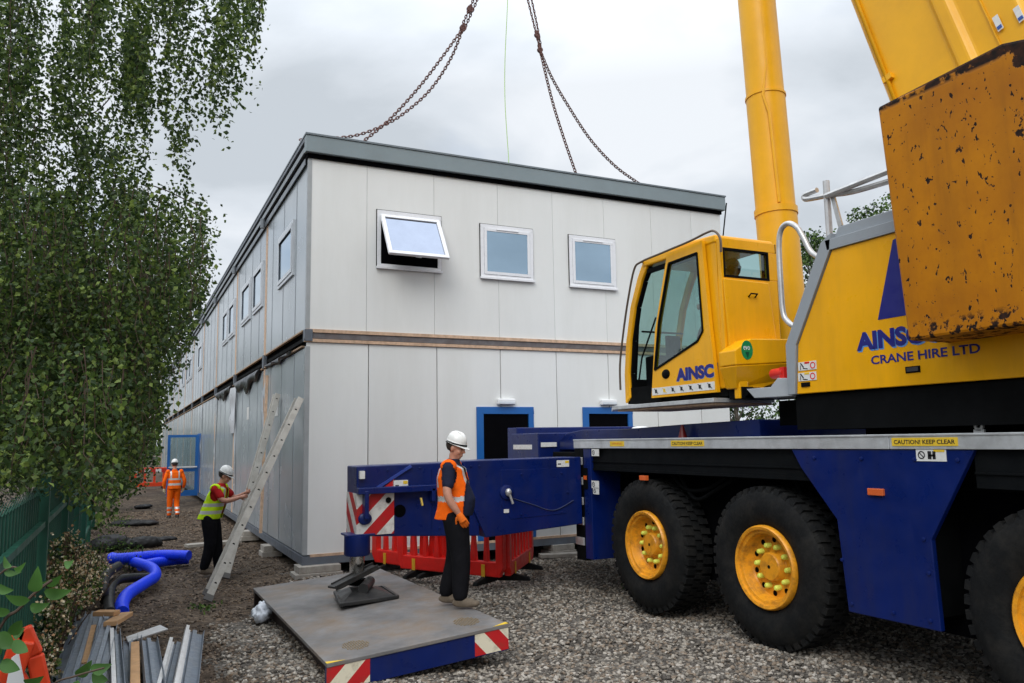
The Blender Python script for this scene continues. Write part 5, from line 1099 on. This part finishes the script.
# ================================================================ METAL TRIMS
TRM=mat('trim_grey',(.20,.235,.285),.4,metal=.3,var=.12,vs=6,dirt=.4,dirtcol=(.25,.23,.2),ds=5); TRW=mat('trim_white_edge',(.62,.62,.62),.5,var=.08,dirt=.4,dirtcol=(.3,.25,.2),ds=8)
def trim(a,b,w,label,tilt=0.,wedge=False,h=.05):
    a=Vector(a);b=Vector(b); d=(b-a).normalized(); up=Vector((math.sin(tilt),0,math.cos(tilt))); r=d.cross(up).normalized(); up=r.cross(d)
    def prof(p): return [p+r*x+up*z for x,z in ((-w/2,h),(-w/2,0),(-w*.16,0),(-w*.12,h*.6),(w*.12,h*.6),(w*.16,0),(w/2,0),(w/2,h))]
    n=8; v=prof(a)+prof(b); m=MB().add(v,[(i,i+1,n+i+1,n+i) for i in range(n-1)]); o=m.build('metal_trim',TRM,None,recalc=False); q=o.modifiers.new('s','SOLIDIFY'); q.thickness=.004
    tag(o,label,'metal trim','metal offcuts in the pile by the fence')
    if wedge: MB().bar(a+r*w*.5+up*h*.6,b+r*w*.5+up*h*.6,.03,h*1.1,up=up).bar(a+r*w*.32+up*.01,b+r*w*.32+up*.01,.02,.02,up=up).build('foam_edge',TRW,o)
def G(u,v,z): return onz(u,v,z)
gl='plain grey metal channel lying lengthwise in the left of the offcut pile'
trim(G(93,614,.16),G(62,720,.34),.14,gl,.1); trim(G(83,620,.10),G(48,720,.2),.13,gl,-.1); trim(G(112,615,.22),G(82,720,.40),.14,gl,.15); trim(G(106,628,.12),G(92,730,.2),.13,gl,.0); trim(G(100,618,.04),G(74,712,.06),.14,gl,.3)
trim(G(131,640,.12),G(132,730,.15),.12,'grey metal channel in the middle of the pile beside the pale timber',-.1); trim(G(148,641,.16),G(158,720,.2),.14,'grey metal channel just right of the pale timber strip in the pile',.25)
trim(G(115,634,.26),G(120,720,.30),.07,'narrow metal trim with white foam edges standing out in mid pile',.1,True)
trim(G(178,645,.10),G(162,715,.12),.16,'left of the two loose metal trims with white edges right of the pile',.3,True); trim(G(194,633,.16),G(180,720,.20),.16,'right of the two loose metal trims with white edges, outermost of all',.35,True)
TL=mat('pale_softwood',(.50,.29,.14),.7,var=.2,vs=10,dirt=.3,dirtcol=(.25,.15,.08),ds=5)
for a,b,w,l in ((G(93,627,.2),G(84,665,.26),.06,'short pale timber strip among the grey channels'),(G(135,644,.20),G(135,720,.24),.07,'longer pale timber strip lying in the middle of the offcut pile'),(G(96,613,.3),G(117,613,.3),.12,'timber offcut laid across the top end of the pile'),(G(110,624,.3),G(127,614,.22),.12,'timber offcut slanting at the top right end of the pile')):
    tag(MB().bar(a,b,w,.045).build('timber_strip',TL,None,bevel=.004),l,'timber','timber offcuts in the metal pile')
tag(MB().slab([G(126,638,.14),G(128,643,.14),G(168,630,.14),G(160,626,.14)],(0,0,.012)).build('sheet_offcut',GALV,None),'small bent galvanised sheet offcut pointing right from the pile','sheet offcut')
tag(MB().slab([G(88,690,.2),G(112,668,.26),G(118,672,.26),G(108,700,.2)],(0,0,.01)).build('white_sheet',WHT,None),'small white sheet offcut lying across the lower left of the pile','sheet offcut')
# ================================================================ FENCE
def fence():
    xf=-.66; T=empty('palisade_fence',(xf,10,0),'dark green steel palisade fence running along the left of the path','fence')
    for i,(ya,yb) in enumerate(((2.2,4.8),(4.9,8.14),(8.24,11.05),(11.15,13.9),(14.0,16.7),(16.8,19.5),(19.6,22.3))):
        m=MB(); n=19
        for k in range(n):
            y=ya+.08+(yb-ya-.16)*k/(n-1); 
            m.box(xf-.006,xf+.006,y-.03,y+.03,.06,1.58); m.box(xf+.006,xf+.022,y-.012,y+.012,.06,1.60)
            m.add([(xf-.006,y-.03,1.58),(xf-.006,y+.03,1.58),(xf+.006,y+.03,1.58),(xf+.006,y-.03,1.58),(xf+.05,y-.012,1.70),(xf+.05,y+.012,1.70)],[(0,1,2,3),(3,2,5,4),(1,0,4,5),(0,3,4),(2,1,5)])
        m.build('pale_panel',PETG,T,recalc=False); MB().box(xf+.024,xf+.07,ya,yb,1.32,1.37).box(xf+.024,xf+.07,ya,yb,.30,.35).build('rail',PETG,T)
        MB().box(xf-.03,xf+.09,yb+.01,yb+.10,0,1.78).build('post',PETG,T,bevel=.005)
fence()
# ================================================================ VEGETATION
BARK=mat('birch_bark',(.16,.14,.12),.9,var=.4,vs=9,bump=.5,bs=20); TWIG=mat('twig_brown',(.07,.045,.03),.85)
LA=leafmat('birch_leaf',(.062,.105,.020),.4); LB=leafmat('birch_leaf_dark',(.026,.052,.014),.4); LC=leafmat('birch_leaf_fresh',(.16,.22,.045),.4)
def leaves(name,P,size,mats,parent=None,droop=.5,wts=None,aspect=.75):
    """folded rhombus leaves at points P"""
    n=len(P)
    if n==0: return None
    a=rng.uniform(0,2*PI,n); el=rng.uniform(-1.25,.35,n)-droop*.3; d=np.stack([np.cos(a)*np.cos(el),np.sin(a)*np.cos(el),np.sin(el)],1)
    r=rng.normal(size=(n,3)); s=np.cross(d,r); s/=np.linalg.norm(s,axis=1)[:,None]; nn=np.cross(s,d)
    sz=size*rng.uniform(.65,1.25,n)[:,None] if np.isscalar(size) else size[:,None]*rng.uniform(.65,1.25,n)[:,None]
    w=sz*aspect*.5
    V=np.stack([P,P+d*sz*.42+s*w+nn*w*.3,P+d*sz,P+d*sz*.42-s*w+nn*w*.3,],1).reshape(-1,3)
    i=np.arange(n)*4; Fc=np.concatenate([np.stack([i,i+1,i+2],1),np.stack([i,i+2,i+3],1)],0); mi=rng.choice(len(mats),n,p=wts); mi=np.concatenate([mi,mi])
    return fast_mesh(name,V,Fc,mats,mi,False,parent)
def to_local(P,T): return P-np.array(T.location)
def birch():
    base=Vector((-3.6,8.5,0)); T=empty('birch_tree',base,'large weeping birch hanging over the fence on the left','tree')
    m=MB(); tr=interp([(-3.6,8.5,-.1),(-3.5,8.5,2.),(-3.35,8.4,4.),(-3.1,8.5,6.5),(-2.8,8.6,9.5),(-2.6,8.7,13)],6); n=len(tr)
    m.tube(tr,[.26*(1-.8*i/n) for i in range(n)],14); m.build('trunk',BARK,T)
    # branches: arching limbs reaching toward the path
    m=MB(); limbs=[]
    for k in range(30):
        z=2.6+10*k/30; i=min(n-1,int(z/13*n)); a=rng.uniform(.6,4.6); L_=rng.uniform(1.2,2.6)*(1-.02*k); s=tr[i]; dx,dy=math.cos(a),math.sin(a)
        e=Vector((s.x+dx*L_,s.y+dy*L_,s.z+rng.uniform(-.3,1.1))); mid=s.lerp(e,.5)+Vector((0,0,.7)); pth=interp([s,mid,e,e+Vector((dx*.3,dy*.3,-.8))],6); m.tube(pth,[.04*(1-.85*j/len(pth)) for j in range(len(pth))],6)
    # fine bare twigs that show against the sky
    for l in (((150,185),(165,190),(182,198),(200,206)),((70,118),(95,112),(110,98))):
        m.tube(interp([atd(u,v,7.5) for u,v in l],5),.006,5)
    m.build('limb',TWIG,T)
    up=[(-80,-60),(300,-60),(266,0),(263,25),(252,60),(243,90),(232,98),(222,112),(212,118),(205,135),(196,148),(186,150),(182,172),(174,170),(168,150),(158,118),(150,110),(152,150),(150,185),(162,190),(178,196),(196,196),(206,204),(222,212),(236,232),(232,262),(222,285),(208,300),(196,322),(186,345),(178,372),(168,400),(160,430),(148,455),(136,462),(128,480),(118,500),(112,522),(100,520),(82,500),(64,482),(30,482),(-80,490)]
    hole=[[(148,120),(165,150),(172,178),(160,186),(140,170),(132,150),(138,128)],[(66,90),(100,80),(112,104),(100,128),(78,120)],[(150,20),(166,24),(170,60),(158,92),(150,60)]]
    PTS=[];SZ=[];NU=[];NV=[];STR=[]
    # hanging strands: start point, length; leaf nodes along them
    def strands(n,u0,u1,v0,v1,d0,d1,l0,l1,step,jit,size,keep=1.):
        for _ in range(n):
            u=rng.uniform(u0,u1);v=rng.uniform(v0,v1);d=rng.uniform(d0,d1); p=np.array(atd(u,v,d)); L_=rng.uniform(l0,l1); k=int(L_/step)
            t=np.arange(k)*step; sw=rng.normal(0,.05,2); q=p[None]+np.stack([sw[0]*t+.03*np.sin(t*5+u),sw[1]*t,-t],1)+rng.normal(0,jit,(k,3))*np.clip(.25+t[:,None]*1.2,0,1)
            PTS.append(q); SZ.append(np.full(k,size)); NU.append(np.full(k,rng.normal(0,5))); NV.append(np.full(k,rng.normal(0,17 if v<330 else 8))); STR.append((q,len(STR)))
    strands(250,-30,150,-130,30,6.5,10,.8,2.6,.019,.04,.047)
    strands(230,130,266,-140,30,6.5,9,.8,2.4,.019,.036,.047)
    strands(200,-30,150,20,170,6.5,11,.8,2.2,.020,.05,.047)
    strands(700,-30,205,180,300,5.5,10,.4,1.5,.018,.07,.042)
    strands(700,-30,160,260,420,5.5,10,.4,1.5,.018,.08,.042)
    strands(110,-20,130,330,470,4.2,5.5,.2,.7,.026,.07,.042)
    strands(230,-30,165,300,430,9,13,.6,2.,.022,.12,.055)
    P=np.concatenate(PTS);Z=np.concatenate(SZ); u,v,d=projn(P); uj=u+rng.normal(0,2,len(u))+np.concatenate(NU); vj=v+rng.normal(0,2,len(u))+np.concatenate(NV)
    k=in_poly(uj,vj,up)&(P[:,2]>.35)
    for h in hole: k&=~(in_poly(uj,vj,h)&(rng.random(len(u))<.85))
    # thin the sky-lit upper part into clumps
    cl=np.sin(u*.085+1.3*np.sin(v*.02))+.6*np.sin(u*.19+v*.013+2); thin=(v<190)&(u>40)&(cl<-.25)&(rng.random(len(u))<.62); k&=~thin
    edge=(v<200)&(u>190)&(rng.random(len(u))<.25); k&=~edge
    # hanging twigs carry the leaves
    tw=MB(); o=0; rngt=random.Random(3)
    for q,_ in STR:
        kk=k[o:o+len(q)]; o+=len(q)
        if len(q)<12 or rngt.random()<.45: continue
        ids=[i for i in range(0,len(q),7) if kk[i]]
        if len(ids)>2 and ids[-1]-ids[0]==7*(len(ids)-1):
            c=[Vector(q[i:i+5].mean(0)) for i in ids]; tw.tube(c,[.0045-.003*i/len(c) for i in range(len(c))],3,caps=False)
    tw.build('twig',TWIG,T,recalc=False)
    P=P[k];Z=Z[k]
    bright=rng.random(len(P)); o=leaves('crown',to_local(P,T),Z,[LA,LB,LC],T,.6,[.42,.42,.16])
    # crown behind/outside the picture so that the tree is whole
    Q=[]; 
    for _ in range(420):
        a=rng.uniform(0,2*PI); r=rng.uniform(.5,3.6); z=rng.uniform(3.5,13); p=np.array([-3.2+r*math.cos(a)*(1-.04*z),8.6+r*math.sin(a),z]); k=28; t=np.arange(k)*.05; Q.append(p[None]+np.stack([0*t,0*t,-t],1)+rng.normal(0,.1,(k,3)))
    Q=np.concatenate(Q); u,v,d=projn(Q); vis=(u>-40)&(u<1100)&(v>-60)&(v<740); Q=Q[~vis|((u<120)&(v<470)&(u+v*.25<150))]
    leaves('crown',to_local(Q,T),.07,[LA,LB],T,.6)
birch()
def tree(name,base,H,r,n,size,mats,label,cat='tree',group=None,trunk=.16,low=.25,wts=None,clumps=26):
    T=empty(name,base,label,cat,group); m=MB(); b=Vector(base); tp=b+Vector((rng.normal(0,.3),rng.normal(0,.3),H*.85)); tr=interp([b-Vector((0,0,.1)),b.lerp(tp,.5)+Vector((.15,.1,0)),tp],5)
    m.tube(tr,[trunk*(1-.75*i/len(tr)) for i in range(len(tr))],10); m.build('trunk',BARK,T)
    m=MB(); P=[]
    for k in range(clumps):
        z=low+(1-low)*rng.random()**.8; rad=r*math.sin(min(1,(1.02-z)/(1.02-low)*1.15+.12)*PI*.62)*rng.uniform(.25,1.); a=rng.uniform(0,2*PI); c=b+Vector((rad*math.cos(a),rad*math.sin(a),z*H)); s=b.lerp(tp,max(.15,z-.2))
        m.tube([s,s.lerp(c,.55)+Vector((0,0,.1*H*.3)),c],[trunk*.3,trunk*.16,.01],5)
        kk=n//clumps; q=rng.normal(size=(kk,3)); q/=np.linalg.norm(q,axis=1)[:,None]; q*=(rng.random(kk)**.45)[:,None]*r*rng.uniform(.22,.42); q[:,2]*=.75; P.append(q+np.array(c))
    m.build('limb',BARK,T); leaves('crown',to_local(np.concatenate(P),T),size,mats,T,.2,wts); return T
GL=leafmat('hedge_leaf',(.05,.10,.022)); GD=leafmat('hedge_leaf_dark',(.012,.028,.009)); GF=leafmat('hedge_leaf_fresh',(.10,.17,.03))
hg='dark trees behind the green fence'
for (x,y,H,r,n,l) in ((-3.0,6.2,3.4,1.6,9000,'dense dark tree right behind the near end of the fence'),(-2.8,10.5,3.4,1.6,9000,'dense dark tree behind the middle of the fence'),(-2.4,15.0,3.6,1.7,8000,'dense dark tree behind the far part of the fence'),(-1.9,20.5,4.6,1.8,7000,'tall dark tree past the pipes beside the path')):
    tree('hedge_tree',(x,y,0),H,r,n,.06,[GD,LB,LA],l,'tree',hg,.1,.06,[.5,.3,.2],clumps=44)
for (x,y,H,r,n,l,ms) in ((-1.2,28,5.5,2.2,6000,'lighter green tree beside the path near the walking man',[GL,GF,GD]),(-1.4,36,6.5,2.6,6000,'lighter green tree further down the path beyond the walking man',[GL,GF,GD]),(-2,47,7,3,5000,'far green tree at the end of the path on the left',[GL,GD]),(1.2,68,7,3.,4000,'far green tree closing the end of the path behind the orange barrier',[GL,GF])):
    tree('path_tree',(x,y,0),H,r,n,.12,ms,l,'tree','trees along the path',.12,.08,clumps=34)
# trees to the right behind the crane
def bt(u,v,y,r,n,l,low=.3,size=.12): 
    p=ony(u,v,y); tree('background_tree',(p.x,y,0),p.z,r,n,size,[GL,GF,GD],l,'tree','trees behind the crane',.14,low,clumps=40)
bt(740,372,24,2.6,7000,'low green bushy tree seen between the cab and the building end',.05)
bt(812,236,22,2.2,6000,'green tree top seen between the luffing cylinder and the grey housing frame')
bt(885,190,20,1.7,5000,'green tree top seen over the grey roof of the crane housing')
bt(860,214,21,1.3,2600,'slim green tree top low over the grey housing roof beside the taller one')
bt(960,150,24,3,5000,'green tree hidden mostly behind the rusty counterweight')
# near leafy bramble stem at bottom left
def bramble():
    b=ony(-25,700,3.2); T=empty('leafy_sapling',(b.x,b.y,0),'young leafy stem with large bright green leaves in the left foreground','plant')
    d=3.0; st=MB(); Pp=[atd(u,v,dd) for u,v,dd in ((-40,720,3.0),(0,628,3.0),(18,610,3.0),(36,592,3.02),(52,580,3.05))]
    st.tube([(b.x,b.y,0)]+interp(Pp,5),[.009]*2+[.006]*(len(interp(Pp,5))-1),6); st.tube(interp([atd(u,v,3.0) for u,v in ((40,720),(52,686),(76,676),(104,668))],5),.004,5); st.tube(interp([atd(u,v,3.1) for u,v in ((-30,600),(5,570),(18,568))],4),.004,5); st.build('stem',TWIG,T)
    LV=[((34,592),(38,566),9),((44,584),(62,575),7),((44,592),(72,590),8),((30,600),(5,595),8),((30,606),(50,603),7),((10,612),(-8,606),7),((12,632),(25,628),8),((14,640),(28,652),9),((2,640),(-10,655),9),((76,676),(92,660),9),((90,668),(112,664),8),((92,674),(108,680),8),((78,680),(70,700),8),((24,682),(44,676),8),((22,620),(8,634),8),((0,632),(14,648),10),((2,660),(20,670),9),((64,563),(74,560),6),((5,570),(22,572),5),((10,568),(4,556),5),((14,569),(26,562),4),((-4,585),(14,590),6)]
    m=MB()
    for (u0,v0),(u1,v1),w in LV:
        dd=rng.uniform(2.9,3.15); a=atd(u0,v0,dd); c=atd(u1,v1,dd+rng.uniform(-.04,.04)); ax=c-a; L_=ax.length; view=(a-Vector(CP)).normalized(); s=ax.normalized().cross(view).normalized(); nn=s.cross(ax.normalized()); tl=rng.uniform(-.7,.7); s=(s*math.cos(tl)+nn*math.sin(tl)); W_=w/F*dd*.78
        N=9; v=[]
        for i in range(N+1):
            t=i/N; wd=W_*math.sin(PI*t**.8)**.8*(1-.25*t)+.0005; c0=a+ax*t-nn*0+Vector((0,0,-.012*math.sin(PI*t)))
            v+=[c0+s*wd+nn*wd*.35*-1,c0,c0-s*wd+nn*wd*.35*-1]
        m.add(v,[(3*i+j,3*i+j+1,3*i+j+4,3*i+j+3) for i in range(N) for j in (0,1)],0,True)
    m.build('leaf',leafmat('sapling_leaf',(.06,.15,.03),.3),T,recalc=False)
bramble()
def bush():
    T=empty('flowering_bush',(-.35,8.8,0),'straggly bush with faded cream blossom between the fence and the offcut pile','bush')
    c=[(-.60,6.6,.25,.15),(-.56,7.4,.35,.18),(-.52,8.2,.55,.20),(-.48,9.0,.66,.26),(-.44,9.8,.55,.26),(-.40,10.6,.55,.28),(-.38,11.4,.45,.26),(-.36,12.3,.3,.24),(-.5,9.4,.9,.2)]
    P=[];m=MB()
    for x,y,z,r in c:
        k=650; q=rng.normal(size=(k,3)); q/=np.linalg.norm(q,axis=1)[:,None]; q*=(rng.random(k)**.4)[:,None]*r; q[:,2]*=1.25; P.append(q+np.array([x,y,z]))
        for _ in range(16):
            e=Vector((x+rng.normal(0,r*.6),y+rng.normal(0,r*.6),z+rng.uniform(0,r*1.3))); m.tube([(x,y,0),(x*.6+e.x*.4,y*.6+e.y*.4,z*.5),e],.006,5)
    m.build('stem',TWIG,T); P=np.concatenate(P); P=P[P[:,2]>.02]
    leaves('leaf_mass',to_local(P,T),.04,[GL,GF,GD,leafmat('olive_leaf',(.10,.12,.03))],T,.1)
    F_=P[rng.choice(len(P),1900)]*1.0+rng.normal(0,.04,(1900,3)); F_=np.repeat(F_,3,0)+rng.normal(0,.014,(5700,3))
    leaves('blossom',to_local(F_,T),.030,[leafmat('faded_blossom',(.70,.55,.34),.3),leafmat('brown_blossom',(.36,.20,.10),.2),leafmat('pale_blossom',(.82,.74,.55),.3)],T,.0,aspect=.95)
bush()
def weeds():
    P=[]
    for _ in range(16):
        x=rng.uniform(-.55,.25); y=rng.uniform(12,24); k=80; P.append(np.stack([x+rng.normal(0,.12,k),y+rng.normal(0,.2,k),np.abs(rng.normal(0,.14,k))],1))
    for (u,v) in ((640,585),(595,548),(520,478),(207,607)):
        p=onz(u,v) if v>500 else onz(560,550); k=60; P.append(np.stack([p.x+rng.normal(0,.10,k),p.y+rng.normal(0,.1,k),np.abs(rng.normal(0,.03,k))],1))
    tag(leaves('weeds',np.concatenate(P),.05,[GL,GF,GD]),'low green weeds and ivy along the foot of the fence','weeds',kind='stuff')
    # far ground cover / wood beyond the site
    Q=[]
    for _ in range(260):
        a=rng.uniform(0,2*PI); r=rng.uniform(75,110); c=np.array([r*math.cos(a),r*math.sin(a)+10,rng.uniform(.5,3.5)]); k=90; Q.append(c+rng.normal(0,1,(k,3))*np.array([3,3,1.4]))
    Q=np.concatenate(Q); tag(leaves('far_wood',Q,.9,[GL,GD]),'distant green wood around the site','wood',kind='stuff')
weeds()
